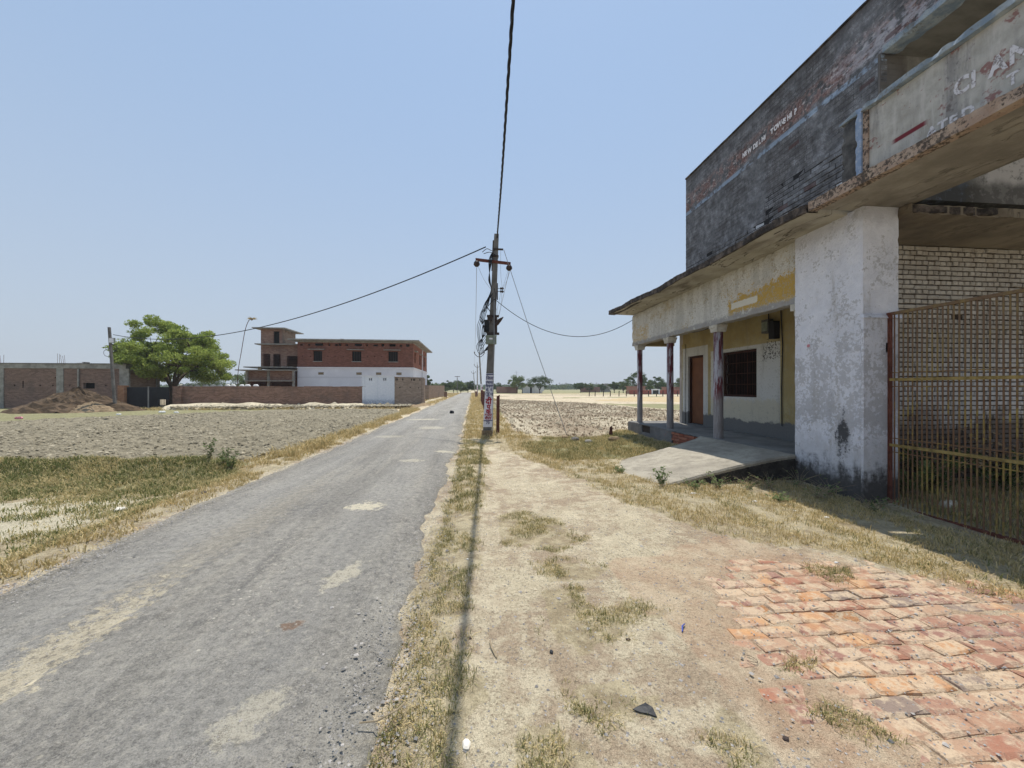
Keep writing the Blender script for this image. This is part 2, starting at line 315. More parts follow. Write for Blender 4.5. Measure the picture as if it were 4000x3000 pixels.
# upper blackened brick wall
def blackwall(name,inst):
    g,n1,n2,n3,v=lime(name,0,0)
    c=g.mix(g.ss(n2,.3,.7),(.105,.108,.117),(.235,.243,.265))
    c=g.mix(g.ss(n1,.42,.62)*.5,c,(.075,.068,.066))
    c=g.mix(g.ss(g.noise(45,5,.75)*.6+n2*.4,.53,.60)*.45,c,(.40,.42,.46))
    _rc,_mf=g.brick(g.y,g.z); c=g.mix(_mf*g.ss(n1,.42,.56)*.55,c,(.04,.04,.045))
    rb=g.ss(g.z+(n1-.5)*.5,6.44,6.52)*g.ss(g.z+(n1-.5)*.6+(n2-.5)*.2,6.98,6.78)
    redm=g.mix(g.ss(n3,.4,.6),(.15,.075,.07),(.30,.20,.18))
    c=g.mix(rb*g.ss(n2+(n1-.5)*.6,.40,.56)*.85,c,redm)
    dust=g.noise(1,5,.7,g.scl(g.P,(1,5,13)))
    c=g.mix(rb*g.ss(dust*.6+n3*.4,.545,.60)*.8,c,(.50,.47,.47))
    nearw=g.ss(g.y,6.3,5.0)*g.ss(g.z,6.38,6.5)*g.ss(g.z,6.95,6.7); c=g.mix(nearw*g.ss(n2*.5+dust*.5,.44,.54)*.8,c,(.40,.41,.46))
    fl=g.ss(g.noise(5,5,.7,g.scl(g.P,(1,.7,1.6))),.70,.73)*g.ss(n3,.45,.5); c=g.mix(fl*.7,c,(.60,.63,.66))
    bl=g.ss(g.z+(n3-.5)*.05,6.33,6.345)*g.ss(g.z+(n3-.5)*.05,6.435,6.42)*g.ss(n2*.6+n1*.4,.43,.52)
    c=g.mix(bl*.85,c,g.mix(n2,(.22,.32,.48),(.38,.46,.56)))
    c=g.mix(g.ss(g.z+(n2-.5)*.3,7.15,7.4)*.6,c,(.06,.05,.048))
    if inst:
        r=g.rnd(); c=g.mix(g.ss(r,.94,.955)*g.ss(g.z,5.15,4.95)*.75,c,(.48,.51,.56)); c=g.mix(g.ss(r,.04,.03)*.6,c,(.12,.055,.05)); c=g.mul(c,r*.35+.82)
    g.bump(_mf*-1.,.006,.6); g.bump(n2,.012); g.bump(n3,.008); return g.out(c)
M['blackwall']=blackwall('blackened_brick_wall',False); M['blackbrick']=blackwall('blackened_brick',True)
g=G('dark_mortar'); M['mortar_dark']=g.out((.02,.02,.022))
# inner white bricks
g,n1,n2,n3,v=lime('whitewashed_brick',0,0); r=g.rnd()
c=g.mix(g.ss(n2,.3,.7),(.40,.36,.31),(.50,.47,.42)); c=g.mul(c,r*.25+.85)
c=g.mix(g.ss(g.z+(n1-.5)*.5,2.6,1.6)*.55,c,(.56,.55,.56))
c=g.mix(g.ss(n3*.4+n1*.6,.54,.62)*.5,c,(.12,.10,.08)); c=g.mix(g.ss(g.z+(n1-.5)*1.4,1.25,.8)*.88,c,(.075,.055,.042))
g.bump(n2,.01); g.bump(n3,.006); M['whitebrick']=g.out(c)
M['mortar_in']=plain('deep_joint_mortar',(.055,.04,.03),.98,.3,8)
g,n1,n2,n3,v=lime('whitewashed_pilaster',0,0); c=g.mix(g.ss(n2,.3,.7),(.36,.32,.29),(.48,.44,.41)); c=g.mix(g.ss(n1,.5,.65)*.4,c,(.15,.12,.1)); g.bump(n2,.02); M['inner_plaster']=g.out(c)
# upper inner wall (stained)
g,n1,n2,n3,v=lime('stained_plaster_wall',0,0); c=g.mix(g.ss(n2,.3,.7),(.17,.168,.16),(.27,.265,.255))
c=g.mix(g.ss(v+(n2-.5)*.3,.5,.62)*.5,c,(.09,.08,.075))
bm=g.box(g.y,4.0,5.2,g.x,5.8,7.3,n2,.3,.05)*g.ss(g.z,5.4,4.9)
c=g.mix(bm*.8,c,(.10,.13,.18)); wl=g.ss(g.x+(n2-.5)*.5,7.4,7.7)*g.ss(g.z,5.6,5.0); c=g.mix(wl*g.ss(n2,.38,.5)*.8,c,(.55,.53,.52))
c=g.mix(g.ss(g.z+(n1-.5)*.5,4.75,4.55)*g.ss(n2,.35,.5)*.85,c,(.05,.048,.045))
c=g.mix(g.box(g.x,5.8,6.25,g.z,5.0,7,n2,.1,.03)*.7,c,(.11,.10,.095))
rc,mf=g.brick(g.x,g.z); g.bump(mf*-1.*g.ss(g.x,6.4,6.1),.01); g.bump(n2,.01); M['stained']=g.out(c)
# sign
g,n1,n2,n3,v=lime('sign_panel_paint',0,0)
c=g.mix(g.ss(n2,.3,.7),(.32,.31,.28),(.48,.47,.44)); c=g.mix(g.ss(v+(n3-.5)*.3,.42,.6)*.75,c,(.20,.195,.20))
c=g.mix(g.ss(v*.5+n2*.5,.57,.63)*.7,c,(.13,.11,.105))
c=g.mix(g.ss(g.noise(1,6,.7,g.scl(g.P,(9,9,1.1))),.5,.62)*.55,c,(.52,.50,.48)); c=g.mix(g.ss(n3*.6+v*.4,.56,.62)*.6,c,(.12,.11,.11))
rr=g.noise(3.2,5,.65,g.scl(g.P,(1,.9,1.3))); c=g.mix(g.ss(rr+(n3-.5)*.3,.58,.64)*.75,c,(.21,.07,.065))
db=g.math('ABSOLUTE',g.z-(4.66+0.0)+(g.y-4.15)*.02)
c=g.mix(g.ss(db,.035,.02)*g.ss(g.y,3.9,3.97)*g.ss(g.y,4.32,4.25),c,(.16,.03,.04))
g.bump(n2,.01); M['sign']=g.out(c)
g,n1,n2,n3,v=lime('sign_pier_dark',0,0); c=g.mix(g.ss(n2,.3,.7),(.045,.045,.046),(.13,.13,.13)); c=g.mix(g.ss(v,.55,.7)*.5,c,(.25,.25,.25)); g.bump(n2,.01); M['sign_dark']=g.out(c)
g,n1,n2,n3,v=lime('flaking_blue_paint',0,0); c=g.mix(g.ss(n2,.35,.65),(.20,.28,.42),(.30,.37,.50)); c=g.mix(g.ss(n3,.55,.62)*.5,c,(.5,.52,.52)); M['bluepaint']=g.out(c)
g,n1,n2,n3,v=lime('flaking_blue_coping',0,0); c=g.mix(g.ss(n2,.4,.6),(.19,.25,.32),(.34,.39,.43)); c=g.mix(g.ss(n3*.5+n1*.5,.5,.58)*.7,c,(.12,.12,.12)); g.bump(n3,.01); M['bluecope']=g.out(c)
g,n1,n2,n3,v=lime('faded_lettering',0,0); c=g.mix(g.ss(n2*.4+n3*.6,.49,.60),(.62,.61,.64),(.22,.20,.20)); M['letter']=g.out(c)
g,n1,n2,n3,v=lime('faded_lettering_wall',0,0); c=g.mix(g.ss(n2*.3+n3*.7,.57,.62),(.72,.70,.72),(.13,.09,.095)); M['letter2']=g.out(c)
# columns
g,n1,n2,n3,v=lime('porch_column_paint',0,0)
sid=g.ss(g.y*-1.+g.noise(.01,1) if False else n1,.45,.6)
vv=g.noise(1,6,.7,g.scl(g.P,(9,9,1.2)))
c=g.mix(g.ss(vv,.46,.56),(.13,.035,.04),(.42,.40,.42)); c=g.mix(g.ss(g.z+(vv-.5)*1.2,1.5,1.1)*.85,c,g.mix(n3,(.20,.19,.18),(.32,.30,.29)))
g.bump(n3,.006); M['column']=g.out(c)
M['capital']=plain('column_capital',(.50,.48,.43),.95,.25,6,bump=.01)
g,n1,n2,n3,v=lime('porch_floor_cement',0,0); c=g.mix(g.ss(n1,.35,.65),(.16,.155,.15),(.25,.245,.23)); c=g.mix(g.ss(n3,.55,.68)*.35,c,(.12,.11,.10)); g.bump(n2,.015); g.bump(n3,.005); M['cement']=g.out(c)
g,n1,n2,n3,v=lime('ramp_cement',0,0); c=g.mix(g.ss(n1,.35,.65),(.28,.255,.21),(.41,.375,.305)); c=g.mix(g.ss(n2,.50,.62)*.5,c,(.21,.19,.155)); c=g.mix(g.ss(g.noise(60,3),.6,.7)*.5,c,(.15,.13,.11)); g.bump(n2,.02); g.bump(n3,.01); M['ramp']=g.out(c)
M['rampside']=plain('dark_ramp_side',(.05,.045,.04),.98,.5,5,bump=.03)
g,n1,n2,n3,v=lime('plinth_cement',0,0); c=g.mix(g.ss(n1,.35,.65),(.13,.125,.12),(.22,.21,.2)); c=g.mix(g.ss(n2*.6+n1*.4,.57,.63)*.7,c,(.30,.13,.10)); g.bump(n2,.03); M['plinth']=g.out(c)
g=G('red_brick'); r=g.rnd(); n2=g.noise(12,5,.7); c=g.mix(r,(.26,.085,.055),(.38,.16,.10)); c=g.mix(g.ss(n2,.5,.7)*.5,c,(.22,.14,.11)); g.bump(n2,.01); M['redbrick']=g.out(c)
g=G('paving_brick'); r=g.rnd(); n2=g.noise(9,6,.7); n3=g.noise(40,4,.7); n1=g.noise(1.6,5)
rp=g.nt.nodes.new('ShaderNodeValToRGB'); g.nt.links.new(r.o,rp.inputs[0]); cr=rp.color_ramp; cr.interpolation='CONSTANT'
cols=[(0,(.33,.185,.13)),(.22,(.38,.225,.15)),(.42,(.29,.16,.125)),(.60,(.46,.25,.13)),(.66,(.25,.19,.155)),(.76,(.40,.26,.175)),(.9,(.34,.165,.11))]
cr.elements[0].position=0; cr.elements[0].color=cols[0][1]+(1,); cr.elements[1].position=cols[1][0]; cr.elements[1].color=cols[1][1]+(1,)
for p,cc in cols[2:]:
    e=cr.elements.new(p); e.color=cc+(1,)
c=g.mix(g.ss(n2,.42,.66)*.6,S(g,rp.outputs[0]),(.47,.38,.28)); c=g.mix(g.ss(n1+(n2-.5)*1.4,.43,.60)*.72,c,(.54,.425,.295)); c=g.mix(g.ss(n2*.5+n3*.5,.52,.60)*.45,c,(.24,.16,.12)); c=g.mix(g.ss(n3,.6,.7)*.4,c,(.2,.15,.12))
og=g.noise(2.3,3,.5); c=g.mix(g.ss(og,.60,.68)*.5,c,(.55,.30,.13))
g.bump(n2,.02); g.bump(n3,.006); M['pavebrick']=g.out(c)
M['door']=plain('brown_door',(.16,.065,.03),.7,.2,2)
M['winbar']=plain('brown_window_bars',(.05,.02,.014),.8,.3,10)
g=G('gate_rust_and_yellow_paint'); n1=g.noise(3,5,.7); n2=g.noise(30,4,.7)
c=g.mix(g.ss(n1+(n2-.5)*.5,.46,.66),(.20,.115,.065),(.37,.27,.08)); c=g.mix(g.ss(g.z,1.2,2.4)*.55,c,(.19,.14,.095)); c=g.mix(g.ss(g.y,4.9,5.05)*.8,c,(.13,.035,.025)); g.bump(n2,.003); c=g.mul(c,.8); M['gate']=g.out(c,.85)
M['gate_yellow']=plain('flaking_yellow_rail',(.27,.20,.075),.85,.4,12)
M['meter']=plain('grey_meter_box',(.12,.12,.115),.6,.3,10)

# ------------------------------------------------------------ mesh helpers
class MB:
    def __init__(s): s.v=[]; s.f=[]
    def quad(s,a,b,c,d):
        n=len(s.v); s.v+= [tuple(a),tuple(b),tuple(c),tuple(d)]; s.f.append((n,n+1,n+2,n+3)); return s
    def box(s,x0,x1,y0,y1,z0,z1):
        n=len(s.v); s.v+=[(x,y,z) for z in (z0,z1) for y in (y0,y1) for x in (x0,x1)]
        s.f+=[tuple(n+i for i in q) for q in ((0,2,3,1),(4,5,7,6),(0,1,5,4),(2,6,7,3),(0,4,6,2),(1,3,7,5))]; return s
    def hexa(s,bot,top):
        n=len(s.v); k=len(bot); s.v+=[tuple(p) for p in bot]+[tuple(p) for p in top]
        s.f.append(tuple(n+i for i in reversed(range(k)))); s.f.append(tuple(n+k+i for i in range(k)))
        for i in range(k): j=(i+1)%k; s.f.append((n+i,n+j,n+k+j,n+k+i))
        return s
    def tube(s,pts,r,n=8,cap=True):
        pts=[Vector(p) for p in pts]; k=len(pts); base=len(s.v)
        if not isinstance(r,(list,tuple)): r=[r]*k
        up=Vector((0,0,1)); 
        for i,p in enumerate(pts):
            d=(pts[min(i+1,k-1)]-pts[max(i-1,0)]).normalized()
            a=d.cross(Vector((.13,.97,.21)) if abs(d.z)>.9 else up).normalized(); b=d.cross(a)
            for j in range(n):
                t=2*math.pi*j/n; s.v.append(tuple(p+(a*math.cos(t)+b*math.sin(t))*r[i]))
        for i in range(k-1):
            for j in range(n):
                q=(j+1)%n; s.f.append((base+i*n+j,base+i*n+q,base+(i+1)*n+q,base+(i+1)*n+j))
        if cap:
            s.f.append(tuple(base+j for j in reversed(range(n)))); s.f.append(tuple(base+(k-1)*n+j for j in range(n)))
        return s
    def wall(s,axis,p0,p1,a0,a1,z0,z1,holes=()):
        """slab between p0..p1 on the normal axis, a0..a1 along, with rectangular through holes (a,b,z,z)"""
        A=sorted(set([a0,a1]+[min(max(h[i],a0),a1) for h in holes for i in (0,1)])); Z=sorted(set([z0,z1]+[min(max(h[i],z0),z1) for h in holes for i in (2,3)]))
        na,nz=len(A)-1,len(Z)-1
        def solid(i,j):
            if i<0 or j<0 or i>=na or j>=nz: return False
            ca=(A[i]+A[i+1])/2; cz=(Z[j]+Z[j+1])/2
            return not any(h[0]<ca<h[1] and h[2]<cz<h[3] for h in holes)
        P=(lambda p,a,z:(a,p,z)) if axis=='y' else (lambda p,a,z:(p,a,z))
        for i in range(na):
            for j in range(nz):
                if not solid(i,j): continue
                a,b,c,d=A[i],A[i+1],Z[j],Z[j+1]
                s.quad(P(p0,a,c),P(p0,b,c),P(p0,b,d),P(p0,a,d)); s.quad(P(p1,b,c),P(p1,a,c),P(p1,a,d),P(p1,b,d))
                if not solid(i-1,j): s.quad(P(p0,a,c),P(p0,a,d),P(p1,a,d),P(p1,a,c))
                if not solid(i+1,j): s.quad(P(p0,b,c),P(p1,b,c),P(p1,b,d),P(p0,b,d))
                if not solid(i,j-1): s.quad(P(p0,a,c),P(p1,a,c),P(p1,b,c),P(p0,b,c))
                if not solid(i,j+1): s.quad(P(p0,a,d),P(p0,b,d),P(p1,b,d),P(p1,a,d))
        return s
def wob(p,amp):
    x,y,z=p; return Vector((math.sin(y*7.1+z*5.3)+.6*math.sin(z*17.+y*13.)+.5*math.sin(y*31+z*23),math.sin(x*8.3+z*6.1)+.6*math.sin(z*19+x*11)+.5*math.sin(z*37+x*29),math.sin(x*6.7+y*5.9)+.6*math.sin(y*15+x*9)+.5*math.sin(y*33+x*21)))*amp*.5
def gbox(mb,x0,x1,y0,y1,z0,z1,st=.08,amp=.004,chip=.02):
    """gridded box with wobbly faces and chipped edges"""
    lo=(x0,y0,z0); hi=(x1,y1,z1); n=[max(1,int((hi[i]-lo[i])/st)) for i in range(3)]; idx={}
    cen=Vector([(lo[i]+hi[i])/2 for i in range(3)])
    def vid(ijk):
        if ijk in idx: return idx[ijk]
        p=Vector([lo[i]+(hi[i]-lo[i])*ijk[i]/n[i] for i in range(3)]); on=sum(ijk[i] in (0,n[i]) for i in range(3))
        q=p+wob(p,amp)
        if on>=2:
            k=abs(math.sin(p.z*9.1+p.y*11.3+p.x*5)+math.sin(p.z*23.7+p.y*19.1))*.5; k=chip*(.2+max(0,k-.45)*2.2)
            for i in range(3):
                if ijk[i] in (0,n[i]): q[i]+=k*(1 if ijk[i]==0 else -1)
        idx[ijk]=len(mb.v); mb.v.append(tuple(q)); return idx[ijk]
    for ax in range(3):
        a,b=[(1,2),(2,0),(0,1)][ax]
        for side in (0,n[ax]):
            for i in range(n[a]):
                for j in range(n[b]):
                    def c(u,v):
                        t=[0,0,0]; t[ax]=side; t[a]=u; t[b]=v; return vid(tuple(t))
                    f=(c(i,j),c(i+1,j),c(i+1,j+1),c(i,j+1)); mb.f.append(f if side else f[::-1])
    return mb
def wloc(o):
    v=Vector((0,0,0))
    while o is not None: v+=o.location; o=o.parent
    return v
def tag(o,label=None,cat=None,group=None,kind=None):
    if label: o['label']=label
    if cat: o['category']=cat
    if group: o['group']=group
    if kind: o['kind']=kind
    return o
def root(name,loc,label,cat,group=None):
    o=bpy.data.objects.new(name,None); o.empty_display_size=.2; COL.objects.link(o); o.location=loc
    return tag(o,label,cat,group)
def obj(name,mb,mat,parent=None,smooth=False,origin=None,weld=False):
    me=bpy.data.meshes.new(name)
    off=wloc(parent) if parent is not None else Vector((0,0,0))
    loc=Vector((0,0,0))
    if origin is not None: loc=Vector(origin)-off
    t=off+loc
    me.from_pydata([(x-t.x,y-t.y,z-t.z) for x,y,z in mb.v],[],mb.f); me.materials.append(M[mat] if isinstance(mat,str) else mat)
    if smooth: me.shade_smooth() if hasattr(me,'shade_smooth') else None
    me.update()
    o=bpy.data.objects.new(name,me); COL.objects.link(o); o.location=loc
    if parent is not None: o.parent=parent
    return o
def single(name,mb,mat,loc,label,cat,group=None,smooth=False,kind=None):
    o=obj(name,mb,mat,None,smooth,origin=loc); return tag(o,label,cat,group,kind)
def npmesh(name,V,F,mat,r=None,parent=None,smooth=False,origin=None,cols=None):
    """V (n,3) float, F (m,k) int ; r = per vertex random"""
    me=bpy.data.meshes.new(name); n=len(V); m,k=F.shape
    off=wloc(parent) if parent is not None else Vector((0,0,0)); loc=Vector(origin)-off if origin is not None else Vector((0,0,0))
    t=off+loc; V=np.asarray(V,dtype=np.float32)-np.array(t,dtype=np.float32)
    me.vertices.add(n); me.vertices.foreach_set('co',V.ravel())
    me.loops.add(m*k); me.loops.foreach_set('vertex_index',F.astype(np.int32).ravel())
    me.polygons.add(m); me.polygons.foreach_set('loop_start',np.arange(0,m*k,k,dtype=np.int32))
    try: me.polygons.foreach_set('loop_total',np.full(m,k,dtype=np.int32))
    except Exception: pass
    me.update(calc_edges=True); me.validate()
    if r is not None:
        a=me.attributes.new('r','FLOAT','POINT'); a.data.foreach_set('value',np.asarray(r,dtype=np.float32))
    if cols:
        for nm,c in cols.items():
            a=me.attributes.new(nm,'FLOAT_COLOR','POINT'); a.data.foreach_set('color',c.astype(np.float32).ravel())
    me.materials.append(M[mat])
    me.polygons.foreach_set('use_smooth',np.full(m,smooth))
    o=bpy.data.objects.new(name,me); COL.objects.link(o); o.location=loc
    if parent is not None: o.parent=parent
    return o
# value noise
_G=rng.random((256,256))
def vn(x,y,s=1.,o=0):
    x=np.asarray(x)/s+o*17.3+1000; y=np.asarray(y)/s+o*5.7+1000
    xi=np.floor(x).astype(int); yi=np.floor(y).astype(int); fx=x-xi; fy=y-yi; fx=fx*fx*(3-2*fx); fy=fy*fy*(3-2*fy)
    g=lambda a,b:_G[a%256,b%256]
    return (g(xi,yi)*(1-fx)+g(xi+1,yi)*fx)*(1-fy)+(g(xi,yi+1)*(1-fx)+g(xi+1,yi+1)*fx)*fy
def fbm(x,y,s=1.,n=4,o=0):
    t=0;a=1;w_=0
    for i in range(n): t=t+a*vn(x,y,s/2**i,o+i); w_+=a; a*=.5
    return t/w_
def inpoly(x,y,P):
    r=np.zeros(np.shape(x),bool); n=len(P)
    for i in range(n):
        (x1,y1),(x2,y2)=P[i],P[(i+1)%n]
        if y1==y2: continue
        c=((y1>y)!=(y2>y))&(x<(x2-x1)*(y-y1)/(y2-y1)+x1); r^=c
    return r
def warp(x,y,a,s=.5,o=0): return x+(fbm(x,y,s,3,o)-.5)*2*a, y+(fbm(x,y,s,3,o+9)-.5)*2*a
def ip(x,y,P,a=.2,s=.5,o=0):
    xw,yw=warp(x,y,a,s,o); return inpoly(xw,yw,P)

# ------------------------------------------------------------ zones
ROADL,ROADR=-3.72,-.37
PF=[(-34,8.75),(-9.2,8.5),(-6.7,8.3),(-5.0,8.6),(-4.75,10.7),(-4.55,14),(-4.5,18),(-4.6,25),(-5.5,29),(-11.2,29.6),(-16,27.4),(-18.2,24.4),(-21,22.6),(-21.6,20),(-34,19)]
SF=[(1.5,14.2),(2.1,12.4),(3.2,11.9),(4.3,12.3),(5.6,14.2),(20,15),(28,24),(14.2,25.5),(12.8,31),(12,39),(4,53),(2.3,50),(1.75,20)]
VERGE=[(.07,5.1),(-.36,5.1),(-.42,2.9),(-.42,2.2),(-.40,.8),(-.04,.8),(-.05,2.2),(-.02,3.1),(.02,4.1)]
VERGE2=[(-.36,5.1),(.1,5.1),(.25,8),(.35,10.7),(-.36,12)]
PATCH=[[(.26,4.76),(.61,5.03),(1.03,4.59),(1.18,4.01),(.82,3.66),(.29,3.9)],[(.52,3.38),(.84,3.55),(1.22,3.35),(.97,3.15),(.55,3.23)],
 [(.47,3.03),(.83,3.04),(.89,2.7),(1.18,2.85),(1.38,2.65),(1.27,2.51),(.82,2.5),(1.02,2.35),(.55,2.33),(.47,2.46)],[(.56,2.05),(.75,2.0),(.94,1.8),(.64,1.76),(.5,1.89)],
 [(3.0,3.28),(3.28,3.1),(2.98,2.82),(2.86,2.99)],[(1.83,2.14),(2.01,2.12),(1.9,1.98),(1.75,2.03)],[(1.66,1.77),(1.8,1.7),(1.97,1.61),(1.72,1.55),(1.61,1.72)],[(.15,1.75),(.4,1.8),(.42,1.55),(.2,1.5)],[(1.0,1.7),(1.25,1.75),(1.3,1.55),(1.05,1.5)]]
BG=[(-.3,13.5),(-.34,12),(.37,10.7),(.9,9.4),(1.3,8.2),(1.75,6.6),(2.1,4.97),(2.6,4.1),(3.2,3.55),(3.7,3.15),(3.95,2.75),(4.5,2.4),(6.0,1.6),(6.05,4.9),(5.68,5.2),(5.68,6.3),(3.2,6.1),(2.7,6.9),(3.1,8.1),(5.68,9.0),(5.68,13.9),(5.2,14.5),(4.2,12.6),(2.1,12.6),(1.4,14.2),(1.6,20),(1.9,50),(-.2,50),(-.32,20)]
GREENR=[(1.2,10.5),(2.0,8.2),(3.0,8.3),(5.4,9.4),(5.6,13.6),(4.2,12.4),(2.3,12.0)]
LV=[(-3.75,2.8),(-3.8,8),(-3.85,29),(-5.3,29.2),(-4.6,25),(-4.5,18),(-4.6,11),(-5.1,8.7),(-4.6,6.5),(-4.6,5),(-4.4,3.6),(-4.3,2.8)]
LG=[(-12,8.9),(-6.7,8.45),(-4.9,8.7),(-4.4,7.6),(-4.4,6.9),(-6,6.9),(-8,6.9),(-12,7)]
LG2=[(-12,7),(-4.3,7.4),(-4.1,5.0),(-4.3,3.4),(-9,3.0),(-12,3)]
WS=[(-7.5,6.3),(-5.9,6.6),(-5.1,6.6),(-4.9,5.5),(-5.1,4.9),(-5.3,4.2),(-7,4)]
PAVE=[(2.0,3.1),(2.5,3.45),(3.1,3.3),(3.9,2.95),(4.5,2.65),(5.4,2.3),(5.6,.4),(1.9,.4),(1.6,1.4),(1.5,1.84),(1.65,2.4)]
def gh(x,y,pave=False):
    """ground height"""
    x=np.asarray(x,float); y=np.asarray(y,float)
    h=(fbm(x,y,1.3,4,3)-.5)*.07+(fbm(x,y,.3,2,5)-.5)*.02
    rd=np.clip((np.abs(x+2.04)-1.75)/.8,0,1); h=h*rd
    h=h-.14*np.clip((x-3.4)/2.2,0,1)*np.clip((7.0-y)/3,0,1)
    # left ridge of earth at the near edge of the field
    nb=np.exp(-((y-8.35-(x+7)*-.02)/.35)**2)*np.clip((-4.6-x)/.8,0,1); h=h+nb*(.13+.12*fbm(x,y,.8,3,2))
    h=h-.12*np.clip((-4.0-x)/.9,0,1)*np.clip((8.2-y)/1.0,0,1)
    # verge lip both sides
    h=h+.05*np.exp(-((x-.0)/.22)**2)*np.clip((y-1)/2,0,1)*fbm(x,y,.5,2,4)
    h=h+.08*np.exp(-((x+4.1)/.3)**2)*fbm(x,y,.6,2,4)
    # wheel tracks of the dirt side path
    h=h-.03*np.exp(-((x-(.55+.12*np.clip(y-6,0,5)*0+(y-5)*-.02))/.16)**2)*np.clip((y-4)/2,0,1)
    h=h+.012*np.sin(y*9+x*3+fbm(x,y,.6,2,1)*6)*np.exp(-((x-1.9)/.7)**2)*np.exp(-((y-4.6)/1.3)**2)
    # dirt bank in front of compound wall, and field inset
    pf=inpoly(x,y,PF)|inpoly(x,y,SF); h=np.where(pf,h-.05,h)
    if pave: h=np.where(ip(x,y,PAVE,.10,.35)&(fbm(x,y,.45,3,21)<.72),h-.014,h)
    return np.where((y>60)|(np.abs(x)>60),h*.3,h)
# ground sheet
def axis(lo,hi,st,ext,gr):
    a=list(np.arange(lo,hi+1e-6,st)); s_=st
    while a[-1]<ext: s_*=gr; a.append(a[-1]+s_)
    s_=st
    while a[0]>-ext: s_*=gr; a.insert(0,a[0]-s_)
    return np.array(a)
xs=axis(-9,7.5,.11,2500,1.07); ys=axis(-1,13,.11,2500,1.06)
X,Y=np.meshgrid(xs,ys); x=X.ravel(); y=Y.ravel(); z=gh(x,y,True)
nx,ny=len(xs),len(ys); I=np.arange(nx*ny).reshape(ny,nx)
F=np.stack([I[:-1,:-1].ravel(),I[:-1,1:].ravel(),I[1:,1:].ravel(),I[1:,:-1].ravel()],1)
za=np.zeros((len(x),4)); zb=np.zeros((len(x),4)); za[:,3]=zb[:,3]=1
for P in [VERGE,VERGE2,BG,LV,LG2]+PATCH: za[ip(x,y,P,.15,.5),0]=1
za[ip(x,y,[(1.2,3.5),(2.6,3.9),(3.9,3.1),(5.6,2.3),(5.6,.2),(1.3,.2),(1.2,1.8)],.25,.6),1]=.62; za[ip(x,y,PAVE,.15,.6),1]=1
za[ip(x,y,WS,.4,.6),2]=1; za[ip(x,y,WS,.4,.6),0]=0
zb[ip(x,y,LG,.25,.6),1]=1
zb[ip(x,y,GREENR,.3,.6),1]=.8
zb[(x>6.1)&(x<12)&(y<6)&(y>-4),2]=.5
# far bands right
def band(P,ch,v=1.,a=2.): m=ip(x,y,P,a,9.); zb[m,:3]=0; za[m,:3]=0; zb[m,ch]=v
zfar=(y>30)
far=(y>29)&(x<-4.4); zb[far,2]=.55
band([(2.5,52),(12,40),(13,31),(15,26),(30,26),(90,40),(120,160),(2,160)],0,.35)
band([(12.3,40),(13,31),(14.5,25.8),(29,24.5),(60,40),(60,46),(32,33),(15.5,36)],1,.9,1.5)
band([(15,46),(30,38),(80,52),(90,80),(26,62)],0,1.)
band([(3,56),(20,60),(60,75),(60,78),(20,64),(3,58)],1,.8,1.)
band([(3,70),(60,92),(60,97),(3,75)],2,.7,1.)
band([(2,95),(120,110),(200,400),(2,500)],1,.7,4.)
band([(-200,70),(-6,70),(-6,74),(-200,76)],1,.8,1.)
band([(-300,130),(-2,130),(-2,600),(-300,600)],1,.8,6.)
band([(-60,18),(-21.6,19.5),(-20.8,22.8),(-18,24.7),(-15.8,27.7),(-12,29.8),(-22,34),(-60,34)],1,.7,.4)
for k_,(ya,yb,ch_,v_) in enumerate(((54,55.2,2,.6),(62,63.5,1,.9),(66,67,2,.8),(79,82,1,.8),(84,86,2,.6),(88,91,1,.9),(97,101,0,.8),(102,110,1,.9))): band([(2.2,ya),(60,ya+k_*.8),(60,yb+k_*.9),(2.2,yb)],ch_,v_,.8)
band([(1.6,20),(4,53),(2.3,53),(1.2,20)],1,.7,.3)
fr=(y>500)|(np.abs(x)>300); zb[fr,1]=.9; zb[fr,0]=0
tag(npmesh('ground',np.stack([x,y,z],1),F,'ground',smooth=True,cols={'za':za,'zb':zb}),kind='structure')
# road
yy=np.concatenate([np.arange(-4,14,.09),14+np.cumsum(np.full(90,.1)*1.045**np.arange(90))]); yy=yy[yy<420]
tt=np.linspace(0,1,61); YY,TT=np.meshgrid(yy,tt,indexing='ij')
nz=(fbm(yy*0+3,yy,.9,4,1)-.5)*.4+rng.normal(0,.012,len(yy))+(fbm(yy*0+3,yy,5,2,1)-.5)*.3; nz2=(fbm(yy*0+9,yy,.7,4,2)-.5)*.4+rng.normal(0,.012,len(yy))+(fbm(yy*0+3,yy,4,2,7)-.5)*.25
Lx=ROADL+nz+np.where(yy<4,(yy-4)*-.0,0); Rx=ROADR+nz2-np.clip(5-yy,0,3)*.03
XX=Lx[:,None]*(1-TT)+Rx[:,None]*TT
edge=np.minimum(TT,1-TT); ZZ=.012+.035*np.clip(edge/.12,0,1)+.02*np.sin(np.pi*TT)+(fbm(XX,YY,.9,4,8)-.5)*.03*np.clip(edge/.1,0,1)
ZZ=ZZ+(fbm(XX,YY,.22,2,3)-.5)*.012
gr=np.clip((XX+2.62)/.12,0,1)*np.clip((-2.27-XX+.03*np.sin(YY*9))/.03,0,1)*np.clip((3.5-YY)/.5,0,1); ZZ=ZZ-.022*gr
ZZ[:,0]-=.06; ZZ[:,-1]-=.06
a=len(yy); b=len(tt); I=np.arange(a*b).reshape(a,b)
F=np.stack([I[:-1,:-1].ravel(),I[:-1,1:].ravel(),I[1:,1:].ravel(),I[1:,:-1].ravel()],1)
tag(npmesh('road',np.stack([XX.ravel(),YY.ravel(),ZZ.ravel()],1),F,'road',smooth=True),kind='structure')
